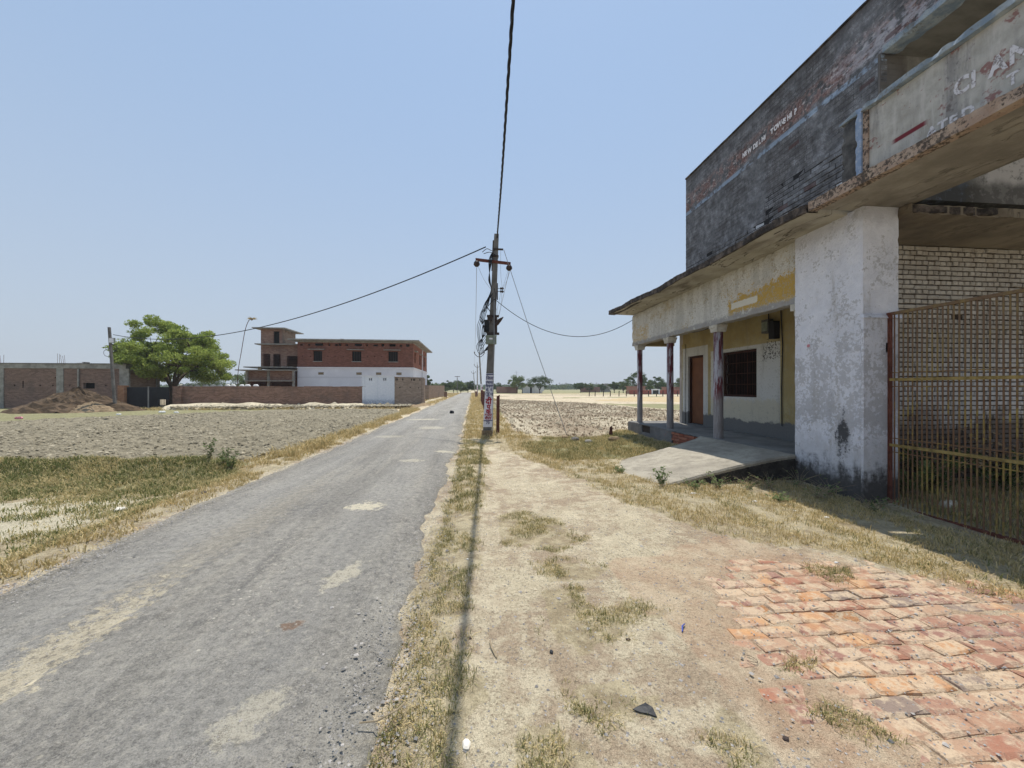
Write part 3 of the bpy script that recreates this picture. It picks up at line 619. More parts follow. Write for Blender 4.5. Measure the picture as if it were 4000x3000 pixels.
# fields
def field(name,P,st,mat,hf,a=.2):
    xs=[p[0] for p in P]; ys=[p[1] for p in P]
    gx=np.arange(min(xs)-.3,max(xs)+.3,st); gy=np.arange(min(ys)-.3,max(ys)+.3,st); X,Y=np.meshgrid(gx,gy)
    X=X+(rng.random(X.shape)-.5)*st*.5; Y=Y+(rng.random(X.shape)-.5)*st*.5
    ins=ip(X,Y,P,a,.8); Z=hf(X,Y); I=np.arange(X.size).reshape(X.shape)
    k=ins[:-1,:-1]|ins[1:,1:]|ins[1:,:-1]|ins[:-1,1:]
    Z=np.where(ins,Z,-.12)
    F=np.stack([I[:-1,:-1][k],I[:-1,1:][k],I[1:,1:][k],I[1:,:-1][k]],1)
    u,inv=np.unique(F,return_inverse=True); V=np.stack([X.ravel(),Y.ravel(),Z.ravel()],1)[u]
    return tag(npmesh(name,V,inv.reshape(F.shape),mat),kind='structure')
field('ploughed_field',PF,.11,'field',lambda X,Y:.02+.17*(fbm(X,Y,.38,4,2)-.45)+.07*(rng.random(X.shape)-.5)+.05*(fbm(X,Y,3,2,5)-.5))
field('stubble_field',SF,.2,'stubble_soil',lambda X,Y:.01+.05*(fbm(X,Y,.6,3,2)-.4)+.02*(rng.random(X.shape)-.5))
# scattered blades / stones
def sample(bb,n,P,a=.15,s=.5,th=None,o=0):
    px=rng.uniform(bb[0],bb[1],n); py=rng.uniform(bb[2],bb[3],n)
    k=ip(px,py,P,a,s) if P is not None else np.ones(n,bool)
    if th is not None: k&=fbm(px,py,.35,3,11+o)+rng.uniform(-.07,.07,n)>th
    return px[k],py[k]
def bbp(P): xs=[p[0] for p in P]; ys=[p[1] for p in P]; return (min(xs)-.2,max(xs)+.2,min(ys)-.2,max(ys)+.2)
def blades(px,py,h,wd,lean,pz=None,seg=2):
    n=len(px); pz=gh(px,py) if pz is None else pz
    h=h*rng.uniform(.4,1.3,n); an=rng.uniform(0,2*np.pi,n); ln=lean*rng.uniform(.2,1.3,n); a2=rng.uniform(0,2*np.pi,n)
    w_=wd*rng.uniform(.6,1.3,n)
    bx,by=np.cos(an)*w_,np.sin(an)*w_; dx,dy=np.cos(a2)*ln*h,np.sin(a2)*ln*h; zz=h*np.sqrt(np.clip(1-(ln*.75)**2,.03,1))
    V=np.zeros((n,5,3))
    V[:,0]=np.stack([px-bx,py-by,pz-.01],1); V[:,1]=np.stack([px+bx,py+by,pz-.01],1)
    V[:,2]=np.stack([px+bx*.7+dx*.4,py+by*.7+dy*.4,pz+zz*.62],1); V[:,3]=np.stack([px-bx*.7+dx*.4,py-by*.7+dy*.4,pz+zz*.62],1)
    V[:,4]=np.stack([px+dx,py+dy,pz+zz*.9],1)
    I=np.arange(n)[:,None]*5
    F=np.concatenate([I+np.array([[0,1,2]]),I+np.array([[0,2,3]]),I+np.array([[3,2,4]])])
    r=np.repeat(rng.random(n),5); return V.reshape(-1,3),F,r
def grass(name,parts,mat,label,cat):
    Vs=[];Fs=[];rs=[];o=0
    for (V,F,r) in parts: Vs.append(V);Fs.append(F+o);rs.append(r);o+=len(V)
    ob=npmesh(name,np.concatenate(Vs),np.concatenate(Fs),mat,np.concatenate(rs)); tag(ob,label,cat,kind='stuff'); return ob
def clump(px,py,k,sp):
    return np.repeat(px,k)+rng.normal(0,sp,len(px)*k),np.repeat(py,k)+rng.normal(0,sp,len(py)*k)
# verge strip between road and dirt path
p=clump(*sample(bbp(VERGE),2300,VERGE,.12,.3,.45),14,.022); p2=clump(*sample(bbp(VERGE2),2600,VERGE2,.15,.4,.42),11,.03)
pts=[clump(*sample(bbp(P),int(1100*(bbp(P)[1]-bbp(P)[0])*(bbp(P)[3]-bbp(P)[2])),P,.1,.25,.46),12,.018) for P in PATCH]
grass('grass',[blades(*p,.045,.0026,1.35),blades(*p2,.06,.004,.9)]+[blades(*q,.034,.0022,1.45) for q in pts],'mixed_grass','short half dry grass between the road edge and the bare dirt track','grass')
BG1=[q for q in BG]; 
p=clump(*sample((1,6.2,1.5,14.5),17000,BG,.2,.5,.42),8,.03); q=clump(*sample((-.4,2,12,50),5200,BG,.2,.5,.4),7,.07)
p3=sample((-.4,6.2,1.5,14),26000,BG,.2,.5,.40)
grass('grass',[blades(*p,.065,.0036,1.35),blades(*q,.12,.010,.8),blades(*p3,.12,.0028,1.45)],'dry_grass','straw coloured dry grass in front of the concrete ramp and gate','grass')
p=clump(*sample(bbp(GREENR),2600,GREENR,.3,.5,.36),12,.04); p4=clump(*sample((1,6,1.8,9),5200,BG,.2,.5,.52,3),9,.03)
grass('grass',[blades(*p,.10,.006,.7),blades(*p4,.06,.0035,1.2)],'mixed_grass','greener grass beside the porch plinth and ramp','grass')
# left verge
p=clump(*sample((-5.4,-3.7,2.8,29.3),7500,LV,.2,.5,.40),9,.04); p5=clump(*sample((-5.2,-3.9,9,29),1800,LV,.2,.5,.45),8,.08)
grass('grass',[blades(*p,.08,.006,.9),blades(*p5,.2,.011,.8)],'dry_grass','dry yellow grass along the left edge of the road','grass')
p=clump(*sample(bbp(LG),6500,LG,.2,.5,.28),10,.05); p6=clump(*sample((-12,-4.2,3,7.4),8500,LG2,.3,.5,.47),8,.05)
p7=clump(*sample((-12,-4.2,3,7.4),2500,LG2,.3,.5,.5,5),5,.05)
grass('grass',[blades(*p,.09,.008,.8),blades(*p6,.07,.006,.9),blades(*p7,.05,.006,.9)],'green_grass','dark green grass on the earth ridge left of the road','grass')
# verge grass far along
p=clump(*sample((-.3,3,46,120),2600,None),5,.15); p8=clump(*sample((-7,-3.8,36,110),3000,None),5,.15); p9=clump(*sample((-30,-4.8,29.5,32.6),1500,None,th=.5),6,.1)
grass('grass',[blades(*p,.22,.02,.8),blades(*p8,.22,.02,.8),blades(*p9,.2,.02,.8)],'dry_grass','pale grass on the far verges of the straight road','grass')
# stubble stalks in the right hand field
px,py=sample(bbp(SF),21000,SF,.2,.8,.40); px=np.round(px/.28)*.28+rng.normal(0,.03,len(px)); k=inpoly(px,py,SF); px,py=px[k],py[k]
q=clump(px,py,4,.025)
grass('stubble',[blades(*q,.11,.012,.7,np.full(len(q[0]),.0))],'stalk','brown cut crop stubble standing in rows in the right field','stubble')
# stones
def stones(px,py,pz,s,name,mat,label,cat):
    n=len(px); base=np.array([(1,0,0),(0,1,0),(-1,0,0),(0,-1,0),(0,0,1),(.1,.1,-.6)],float)
    s=s*rng.lognormal(0,.4,n); J=base[None]*(1+rng.uniform(-.35,.35,(n,6,3))); J*=s[:,None,None]*np.array([1,1,.6]); a=rng.uniform(0,6.28,n)
    c,t=np.cos(a)[:,None],np.sin(a)[:,None]; xx=J[:,:,0]*c-J[:,:,1]*t; yy=J[:,:,0]*t+J[:,:,1]*c
    V=np.stack([xx+px[:,None],yy+py[:,None],J[:,:,2]+pz[:,None]+s[:,None]*.15],2).reshape(-1,3)
    f=np.array([(0,1,4),(1,2,4),(2,3,4),(3,0,4),(1,0,5),(2,1,5),(3,2,5),(0,3,5)]); F=(np.arange(n)[:,None,None]*6+f[None]).reshape(-1,3)
    o=npmesh(name,V,F,mat,np.repeat(rng.random(n),6)); return tag(o,label,cat,kind='stuff')
n=20000; side=rng.random(n)<.72; py=1+rng.random(n)**1.7*16
px=np.where(side,ROADL+.12+rng.normal(0,.16,n),ROADR-.08+rng.normal(0,.13,n))
fx=rng.uniform(-3.6,-.4,5000); fy=1+rng.random(5000)**1.5*9; px=np.concatenate([px,fx]); py=np.concatenate([py,fy])
zr=np.where((px>-3.6)&(px<-.5),.058,np.maximum(gh(px,py),.012))
stones(px,py,zr,.0046,'gravel','gravel','loose grey gravel scattered along both edges of the road','gravel')
px,py=rng.uniform(-.4,4.5,16000),1+rng.random(16000)**1.4*9; stones(px,py,gh(px,py),.0045,'gravel','gravel','small grey stones strewn over the pale dirt track','gravel')
px,py=sample(bbp(PF),42000,PF,.1,.8); k=(py<20)|(rng.random(len(px))<.5); stones(px[k],py[k],.035+.17*(fbm(px[k],py[k],.38,4,2)-.45),.027,'soil_clods','clod','broken clods of earth covering the ploughed left field','soil')
px,py=sample(bbp(SF),9000,SF,.1,.8); stones(px,py,px*0+.01,.04,'soil_clods','clod','pale clods of earth between the stubble rows','soil')

# ------------------------------------------------------------ bricks
def brickmesh(name,l,h,d,mat,bev=.006,seed=0):
    """brick with chamfered front edges, centred, long axis x, front -y, origin centre"""
    rn=random.Random(seed); me=bpy.data.meshes.new(name); v=[];f=[]
    for (yy_,b) in ((d/2,0),(-d/2+bev,0),(-d/2,bev)):
        for sx,sz in ((-1,-1),(1,-1),(1,1),(-1,1)):
            v.append((sx*(l/2-b)+rn.uniform(-.003,.003),yy_+rn.uniform(-.002,.002),sz*(h/2-b)+rn.uniform(-.002,.002)))
    for a in (0,4):
        for i in range(4): j=(i+1)%4; f.append((a+i,a+j,a+4+j,a+4+i))
    f.append((8,9,10,11)); f.append((3,2,1,0)); me.from_pydata(v,[],f); me.materials.append(M[mat]); me.update(); return me
def place(me,name,parent,loc,rot=(0,0,0)):
    o=bpy.data.objects.new(name,me); COL.objects.link(o); o.parent=parent; o.location=Vector(loc)-wloc(parent); o.rotation_euler=rot; return o
def joinbricks(name,items,mes,mat,parent):
    Vs=[];Fs=[];o=0
    for (k,loc,rz) in items:
        me=mes[k]; c,s_=math.cos(rz),math.sin(rz)
        for v in me.vertices: Vs.append((v.co.x*c-v.co.y*s_+loc[0],v.co.x*s_+v.co.y*c+loc[1],v.co.z+loc[2]))
        for p_ in me.polygons: Fs.append([i+o for i in p_.vertices])
        o+=len(me.vertices)
    ob=npmesh(name,np.array(Vs),np.array(Fs),mat,parent=parent); return tag(ob,kind='stuff')

# ------------------------------------------------------------ MAIN BUILDING
B=root('roadside_building',(5.7,5.0,0),'large half ruined two storey building with blackened upper brick wall, whitewashed pillar and columned porch','building')
# pillar
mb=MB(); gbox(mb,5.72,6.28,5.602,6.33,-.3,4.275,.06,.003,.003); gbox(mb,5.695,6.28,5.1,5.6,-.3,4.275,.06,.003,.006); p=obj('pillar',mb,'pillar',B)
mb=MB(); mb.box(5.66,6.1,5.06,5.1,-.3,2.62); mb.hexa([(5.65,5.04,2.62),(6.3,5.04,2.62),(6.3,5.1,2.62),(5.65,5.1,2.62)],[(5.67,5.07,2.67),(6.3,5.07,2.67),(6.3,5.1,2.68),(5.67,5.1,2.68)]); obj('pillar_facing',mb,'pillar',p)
# canopy slab with irregular edge
def slab(y0,y1,st,xo,xi,zb_,zt,jx,jz,sag=lambda y:0):
    mb=MB(); ys_=np.arange(y0,y1+st/2,st); prev=None
    for i,yv in enumerate(ys_):
        nf=lambda o,q=.45:(fbm(np.array([3.+o]),np.array([yv]),q,4)[0]-.5)*2.4; a=xo+nf(0)*jx*1.3; s_=sag(yv); b0=zb_+s_+nf(7)*jz*1.6; t0=zt+s_+nf(13)*jz*1.3
        n=len(mb.v); mb.v+=[(a,yv,b0),(a-random.uniform(-.01,.01),yv,t0),(xi,yv,zt+s_*.3+.01),(xi,yv,zb_+s_*.5)]
        if i:
            for j in range(4): k=(j+1)%4; mb.f.append((n-4+j,n-4+k,n+k,n+j))
        if i==0: mb.f.append((n,n+1,n+2,n+3))
        if i==len(ys_)-1: mb.f.append((n+3,n+2,n+1,n))
    return mb
cs=obj('canopy',slab(-4,5.32,.08,5.06,6.38,4.28,4.36,.0,.004),'soffit',B)
obj('canopy_edge',slab(-4,5.33,.04,5.03,5.16,4.262,4.40,.008,.008),'edge_pink',cs)
# porch sunshade (chajja)
sag=lambda y:-.06*math.sin(min(max((y-5.3)/8,0),1)*math.pi)+.05*(y-5.3)/8+.02*math.sin(y*2.3)
ch=obj('sunshade',slab(5.34,13.75,.09,5.03,5.9,4.25,4.33,.012,.008,sag),'soffit2',B)
obj('sunshade_edge',slab(5.34,13.76,.035,4.985,5.2,4.255,4.38,.03,.016,sag),'edge_black',ch)
# porch beams and ceiling
mb=MB(); gbox(mb,5.8,6.05,6.335,13.6,3.12,4.25,.09,.005,.022); pb=obj('porch_beam',mb,'beam',B)
mb=MB(); mb.box(6.05,7.3,13.35,13.6,3.12,4.26); obj('porch_beam',mb,'ceil',B)
mb=MB(); mb.box(6.05,7.3,6.33,13.35,4.15,4.3); mb.box(7.3,11,6.36,13.0,4.15,4.3); obj('porch_ceiling',mb,'ceil',B)
for yc,rad in ((13.22,.095),(11.1,.10),(8.8,.11)):
    mb=MB(); z0=.34; mb.tube([(5.93,yc,z0),(5.93,yc,z0+.05),(5.93,yc,3.0)],[rad*1.08,rad,rad*.95],14)
    c_=obj('column',mb,'column',B,True)
    mb=MB(); s_=.15; gbox(mb,5.93-s_,5.93+s_,yc-s_,yc+s_,3.05,3.12,.05,.004,.012); mb.hexa([(5.93+a*.12,yc+b*.12,2.95) for a,b in((-1,-1),(1,-1),(1,1),(-1,1))],[(5.93+a*.135,yc+b*.135,3.06) for a,b in((-1,-1),(1,-1),(1,1),(-1,1))]); obj('capital',mb,'capital',c_)
mb=MB(); mb.box(5.78,6.1,6.33,6.5,3.0,3.12); mb.box(5.8,6.1,6.33,6.44,2.9,3.0); obj('capital',mb,'capital',B)
# plinth and floor
mb=MB(); mb.box(5.72,7.3,6.33,13.65,-.2,.345); obj('plinth',mb,'plinth',B)
mb=MB(); gbox(mb,5.685,7.3,6.335,13.68,.349,.378,.1,.002,.012); obj('porch_floor',mb,'cement',B)
mb=MB(); mb.box(5.685,5.72,6.4,13.66,-.2,.347)
pw=MB().wall('x',5.675,5.72,6.4,13.67,-.2,.347,[(8.7,10.55,-.02,.346),(11.9,12.5,.12,.346)])
obj('plinth_face',pw,'plinth',B)
bm_=[brickmesh('brick',.23,.072,.1,'redbrick',.006,i) for i in range(4)]
brk=obj('brickwork',MB().box(5.715,5.73,8.7,12.5,-.1,.34),'mortar_in',B)
for r_ in range(4):
    for k in range(8):
        yc=10.5-k*.24-(r_%2)*.12
        if yc<8.8: continue
        place(bm_[(r_+k)%4],'brick',brk,(5.735+random.uniform(-.012,.012),yc,.30-r_*.083),(0,0,-math.pi/2+random.uniform(-.02,.02)))
# porch back wall
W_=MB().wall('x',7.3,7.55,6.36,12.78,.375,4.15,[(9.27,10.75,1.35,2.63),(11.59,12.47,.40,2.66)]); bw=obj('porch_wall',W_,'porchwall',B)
mb=MB(); mb.box(7.27,7.3,12.6,12.8,.375,3.1); obj('pilaster',mb,'porchwall',B)
mb=MB(); mb.wall('y',12.78,13.0,7.3,11,.0,4.15); mb.box(10.8,11,6.36,12.78,0,4.15); obj('room_wall',mb,'inner_plaster',B)
# window with bars
wn=obj('window',MB().wall('x',7.42,7.47,9.25,10.77,1.33,2.65,[(9.33,10.69,1.41,2.57)]),'winbar',B)
for k in range(22):
    yc=9.36+k*.0625; obj('window_bar',MB().tube([(7.45,yc,1.38),(7.45,yc,2.6)],.007 if k not in (7,14) else .016,5),'winbar',wn)
for zc in (1.7,2.0,2.3): obj('window_bar',MB().box(7.44,7.455,9.3,10.72,zc-.01,zc+.01),'winbar',wn)
obj('window_dark_panel',MB().box(7.56,7.6,9.2,10.8,1.3,2.7),'black',wn)  # black sheet standing in for the darkness of the unlit room behind the bars
dr=obj('door',MB().box(7.42,7.46,11.66,12.41,.42,2.6),'door',B)
obj('door_frame',MB().wall('x',7.36,7.5,11.59,12.47,.4,2.66,[(11.65,12.42,.38,2.61)]),'winbar',dr)
for zc in (1.0,1.75): obj('door_rail',MB().box(7.405,7.42,11.68,12.39,zc-.05,zc+.05),'door',dr)
# meter boxes
mt=obj('meter_box',MB().box(7.15,7.29,8.70,8.92,2.95,3.28),'meter',B); obj('meter_box_lower',MB().box(7.13,7.29,8.5,8.66,2.78,3.2),'black_metal',mt); obj('meter_lid',MB().box(7.135,7.15,8.72,8.9,3.0,3.22),'boxgrey',mt)
obj('conduit',MB().tube([(7.27,8.83,3.28),(7.27,8.83,4.1)],.012,6).tube([(7.27,8.42,4.1),(7.275,8.45,3.4),(7.275,8.40,2.6),(7.275,8.43,1.6),(7.275,8.42,.7)],.012,5),'cable',mt)
# broken conduit etc; upper wall -----------------------------------------
uw=obj('upper_wall',MB().box(5.866,6.1,5.03,10.12,4.36,7.36).box(5.866,6.1,-4,5.03,6.44,7.36),'blackwall',B)
obj('open_joints',MB().box(5.8655,5.88,5.04,10.11,4.37,4.98).box(5.8656,5.879,5.04,7.2,4.981,5.5),'mortar_dark',uw)
mesU=[brickmesh('brick',.231,.0745,.1,'blackbrick',.004,20+i) for i in range(6)]
items=[]
nrow=int(3.0/.0865)
for r_ in range(nrow+1):
    zc=4.42+r_*.0865
    if zc>7.34: break
    y_=10.12-(.12 if r_%2 else 0)-.12
    if r_%2: items.append((zc,10.06,.5))
    while y_>-3.9:
        if zc<6.46 and y_-.115<5.0:
            rem=y_+.115-5.0
            if rem>.04: items.append((zc,5.0+rem/2,rem/.231))
            break
        items.append((zc,y_,1))
        y_-=.24
items.sort(key=lambda t:(t[1]**2+36+(t[0]-1.6)**2) if t[0]<6.3 or t[1]>4.8 else 1e6)
def ubk(i): 
    zc,yc=items[i][:2]; rough=(1.3 if zc<4.85+.25*math.sin(yc*1.7) or (yc<6.5+.5*math.sin(zc*9) and zc<5.5) else .25)
    return (5.866+.05-(.008 if rough>1 else .001)-random.random()*.012*rough, yc+random.uniform(-.003,.003), zc+random.uniform(-.002,.002))
for i in range(min(300,len(items))):
    o=place(mesU[i%6],'brick',uw,ubk(i),(random.uniform(-.02,.02)*.5,0,-math.pi/2+random.uniform(-.012,.012)))
    if items[i][2]<1: o.scale=(items[i][2],1,1)
for i in range(300,len(items)):
    if items[i][2]<1: mesU.append(mesU[i%6].copy()); [setattr(v_.co,'x',v_.co.x*items[i][2]) for v_ in mesU[-1].vertices]; items[i]=items[i]+(len(mesU)-1,)
joinbricks('brickwork',[((items[i][3] if len(items[i])>3 else i%6),ubk(i),-math.pi/2) for i in range(300,len(items))],mesU,'blackbrick',uw)
# parapet top jagged, roof and side wall
mb=MB(); yv=10.12
while yv>-4:
    l=random.uniform(.2,.5); mb.box(5.84,6.11,max(yv-l,-4),yv-.002,7.36,7.385+random.choice([0,.003,.006])); yv-=l
obj('parapet_top',mb,'edge_black',uw)
obj('side_wall',MB().box(6.1,11,9.87,10.12,4.32,7.36),'blackwall',B)
obj('roof',MB().box(6.1,11,-4,9.87,6.44,6.6),'balc_ceil',B)
# lintel blue band over balcony opening
obj('lintel',gbox(MB(),5.835,6.1,1,4.96,6.40,6.50,.06,.006,.02),'bluecope',uw)
# wall facing the camera above the inner slab
obj('balcony_wall',MB().box(5.852,10.8,5.0,5.029,4.36,6.438).box(6.11,10.8,5.03,5.25,4.36,6.438),'stained',B)
# slab broken edge
def slab_y(x0,x1,st,yo,yi,zb_,zt,j):
    mb=MB(); X_=np.arange(x0,x1+st/2,st)
    for i,xv in enumerate(X_):
        jj=j*(1.5 if xv<7.8 else .25); a=yo+random.uniform(-jj,jj)-(.0 if xv<7.7 else .02); n=len(mb.v)
        mb.v+=[(xv,a,zb_+random.uniform(-jj,jj)*.4),(xv,a,zt),(xv,yi,zt),(xv,yi,zb_)]
        if i:
            for q in range(4): k=(q+1)%4; mb.f.append((n-4+q,n-4+k,n+k,n+q))
        else: mb.f.append((n,n+1,n+2,n+3))
    mb.f.append((n+3,n+2,n+1,n)); return mb
sl_=obj('inner_slab',slab_y(6.3,10.8,.09,4.97,6.1,4.14,4.27,.02),'soffit3',B)
obj('inner_slab_edge',slab_y(6.32,7.7,.06,4.945,5.02,4.15,4.25,.02),'edge_black',sl_)
# inner brick wall (english bond) facing the camera
iw=obj('inner_wall',MB().box(6.28,10.8,6.12,6.36,-.3,4.14),'mortar_in',B)
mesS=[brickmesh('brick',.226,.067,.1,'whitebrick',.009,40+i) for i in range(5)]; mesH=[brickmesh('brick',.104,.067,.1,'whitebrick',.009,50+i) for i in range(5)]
it=[]
for r_ in range(52):
    zc=4.09-r_*.0865
    if zc<-.15: break
    head=r_%2; x_=6.5+(.06 if head else 0)+random.uniform(-.02,.02)
    while x_<10.7:
        hole=(abs(x_-8.75)<.13 and abs(zc-2.87)<.05)
        if not hole: it.append((x_,zc,head))
        x_+=.122 if head else .241
it.sort(key=lambda t:0 if (2.05<t[1] and t[0]<9.6) else 1); 
def ib(t): return (t[0]+random.uniform(-.005,.005),6.115+.05-.022-random.random()*.014,t[1]+random.uniform(-.004,.004))
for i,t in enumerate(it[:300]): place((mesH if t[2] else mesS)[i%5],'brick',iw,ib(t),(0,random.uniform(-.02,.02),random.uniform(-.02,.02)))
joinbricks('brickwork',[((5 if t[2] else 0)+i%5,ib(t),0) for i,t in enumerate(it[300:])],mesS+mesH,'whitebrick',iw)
obj('pilaster',MB().box(6.28,6.6,6.02,6.12,-.3,3.95),'inner_plaster',iw)
# sign parapet on canopy
sg=obj('sign_panel',MB().box(5.20,5.32,-4,4.64,4.385,5.27),'sign',B)
obj('sign_frame',gbox(MB(),5.15,5.34,4.64,4.72,4.385,5.36,.04,.004,.012),'bluepaint',sg)
obj('sign_frame',gbox(MB(),5.13,5.36,1,4.64,5.272,5.35,.05,.006,.018),'bluecope',sg)
obj('sign_frame',MB().box(5.175,5.20,4.575,4.64,4.385,5.27),'edge_pink',sg)
obj('sign_pier',gbox(MB(),5.19,5.40,4.724,4.95,4.37,5.3,.05,.006,.02),'sign_dark',sg)
obj('sign_pier_cap',MB().hexa([(5.17,4.72,5.3),(5.42,4.72,5.3),(5.42,4.97,5.3),(5.17,4.97,5.3)],[(5.17,4.72,5.37),(5.42,4.72,5.37),(5.42,4.97,5.32),(5.17,4.97,5.32)]),'bluecope',sg)
# lettering
def text(body,size,mat,o,u,v,parent,name='lettering',align='LEFT',ext=.001,wscale=1.,bold=0.):
    cu=bpy.data.curves.new('t','FONT'); cu.body=body; cu.size=size; cu.align_x=align; cu.offset=bold; cu.resolution_u=3
    ob=bpy.data.objects.new('t',cu); COL.objects.link(ob); bpy.context.view_layer.update()
    dg=bpy.context.evaluated_depsgraph_get(); me=ob.evaluated_get(dg).to_mesh()
    mb=MB(); u=Vector(u);v=Vector(v);o=Vector(o)
    for q in me.vertices: mb.v.append(tuple(o+u*q.co.x*wscale+v*q.co.y))
    for q in me.polygons: mb.f.append(tuple(q.vertices))
    bpy.data.objects.remove(ob); bpy.data.curves.remove(cu)
    return obj(name,mb,mat,parent)
U=(0,-1,0); V_=(0,0,1)
def letters(s,y0,z0,size,step,x,mat,par,ws=1.,bold=.0):
    yv=y0
    for ch_ in s:
        if ch_!=' ': text(ch_,size,mat,(x,yv,z0+random.uniform(-.01,.01)),U,V_,par,'letter',wscale=ws,bold=bold)
        yv-=step
letters('ATED',3.93,4.465,.16,.105,5.196,'letter',sg,.95,.006)
letters('CIAN',3.68,4.745,.24,.145,5.196,'letter',sg,.8,.01)
letters('TO',3.26,4.55,.16,.13,5.196,'letter',sg,.9,.006)
letters('NEW DELHI TOWNSHIP',7.84,6.60,.135,.080,5.842,'letter2',uw,.8,.008)

# ramp
def bil(a,b,c,d,u,v): 
    p=Vector(a).lerp(Vector(b),u); q=Vector(d).lerp(Vector(c),u); return p.lerp(q,v)
def rp_(u,v):  # u: 0 top .. 1 bottom, v: 0 near .. 1 far
    p=bil((5.69,6.30,0),(3.0,6.02,0),(3.05,8.15,0),(5.69,9.15,0),u,v); bul=.35*math.sin(math.pi*v)*u*u; 
    zt=.385+.03*(1-v); z_=zt*(1-u**(1.35-.6*v*v))-.02*u
    return (p.x-bul,p.y,z_+random.uniform(-.004,.004))
mb=MB(); N1,N2=26,22
for i in range(N1+1):
    for j in range(N2+1): mb.v.append(rp_(i/N1,j/N2))
for i in range(N1):
    for j in range(N2): a=i*(N2+1)+j; mb.f.append((a,a+1,a+N2+2,a+N2+1))
rm=root('ramp',(4.4,7.2,0),'cracked grey concrete ramp climbing from the grass to the porch floor','ramp')
obj('ramp_slab',mb,'ramp',rm)
for j0,sg_ in ((0,-1),(N2,1)):
    mb=MB()
    for i in range(N1-1):
        a=Vector(rp_(i/N1,j0/N2)); b=Vector(rp_((i+1)/N1,j0/N2)); e=sg_*.012
        mb.quad((a.x,a.y+e,a.z-.075),(b.x,b.y+e,b.z-.05),(b.x,b.y+e,-.3),(a.x,a.y+e,-.3))
    obj('ramp_side',mb,'rampside',rm); mb=MB()
    for i in range(N1):
        a=Vector(rp_(i/N1,j0/N2)); b=Vector(rp_((i+1)/N1,j0/N2)); y2=sg_*.02
        mb.quad((a.x,a.y,a.z+.003),(b.x,b.y,b.z+.003),(b.x,b.y+y2,b.z-.03),(a.x,a.y+y2,a.z-.03)); mb.quad((a.x,a.y+y2,a.z-.03),(b.x,b.y+y2,b.z-.03),(b.x,b.y+y2*.5,b.z-.08),(a.x,a.y+y2*.5,a.z-.08))
    obj('ramp_edge',mb,'ramp',rm)

# gate
gt=root('metal_gate',(6.07,3.4,-.15),'rusty yellow and brown barred iron gate beside the whitewashed pillar','gate')
GX=6.07
obj('gate_post',MB().box(GX-.025,GX+.025,5.03,5.075,-.15,2.70),'rust',gt)
gtop=lambda y:2.68+.0*y
yv=4.985; k=0
while yv>1.5:
    obj('bar',MB().tube([(GX,yv+random.uniform(-.002,.002),-.13),(GX+random.uniform(-.004,.004),yv,1.3),(GX,yv,2.67)],.0092,6),'gate',gt); yv-=.0575; k+=1
obj('top_rail',MB().box(GX-.02,GX+.02,1.45,5.06,2.66,2.70),'gate',gt); obj('bottom_rail',MB().box(GX-.022,GX+.022,1.45,5.06,-.155,-.10),'rust',gt)
for zc in (1.72,.77):
    obj('rail',MB().box(GX-.028,GX-.012,1.45,5.03,zc-.02,zc+.02),'gate_yellow',gt)
    for dz in (-.10,.10): obj('thin_rail',MB().box(GX-.012,GX-.004,1.45,5.03,zc+dz-.006,zc+dz+.006),'gate',gt)
obj('gate_post',MB().box(GX-.02,GX+.02,1.44,1.48,-.15,2.70),'rust',gt)
obj('hinge',MB().box(GX-.05,GX+.03,5.06,5.12,2.12,2.26),'rust',gt)
tag(obj('gate_threshold',MB().hexa([(5.93,1.2,-.3),(6.2,1.2,-.3),(6.2,5.05,-.3),(5.93,5.05,-.3)],[(5.95,1.2,-.165),(6.2,1.2,-.16),(6.2,5.05,-.16),(5.95,5.05,-.165)]),'cement'),kind='structure')

# paving bricks
pvr=obj('brick_paving',MB().hexa([(1.7,.3,-.4),(5.6,.3,-.5),(5.6,2.2,-.5),(3,3,-.4)],[(1.7,.3,-.22),(5.6,.3,-.32),(5.6,2.2,-.32),(3,3,-.22)]),'ground'); tag(pvr,kind='structure'); pvr.data.materials.clear(); pvr.data.materials.append(M['dung'])
mesP=[]
for i in range(7):
    rn=random.Random(90+i); me=bpy.data.meshes.new('brick'); l,w2,h=.228,.112,.06; v=[];n8=8
    for zz,ins in ((-h,0),(-.010,0),(0,.016)):
        for t in range(8):
            sx=(-1,-.3,.35,1,1,.3,-.35,-1)[t]; sy=(-1,-1,-1,-1,1,1,1,1)[t]
            v.append((sx*(l/2-ins)+rn.uniform(-.008,.008),sy*(w2/2-ins)+rn.uniform(-.007,.007),zz+(rn.uniform(-.003,.003) if zz==0 else 0)))
    f=[]
    for a_ in (0,8):
        for t in range(8): j=(t+1)%8; f.append((a_+t,a_+j,a_+8+j,a_+8+t))
    f.append(tuple(range(16,24))); me.from_pydata(v,[],f); me.materials.append(M['pavebrick']); me.update(); mesP.append(me)
cand=[]
r_=0; yv=.9
while yv<3.7:
    xv=1.3+(.12 if r_%2 else 0)+random.uniform(-.02,.02)
    while xv<5.8:
        if ip(np.array([xv]),np.array([yv]),PAVE,.16,.4)[0] and random.random()>.03: cand.append((xv,yv))
        xv+=.238
    yv+=.121; r_+=1
random.shuffle(cand)
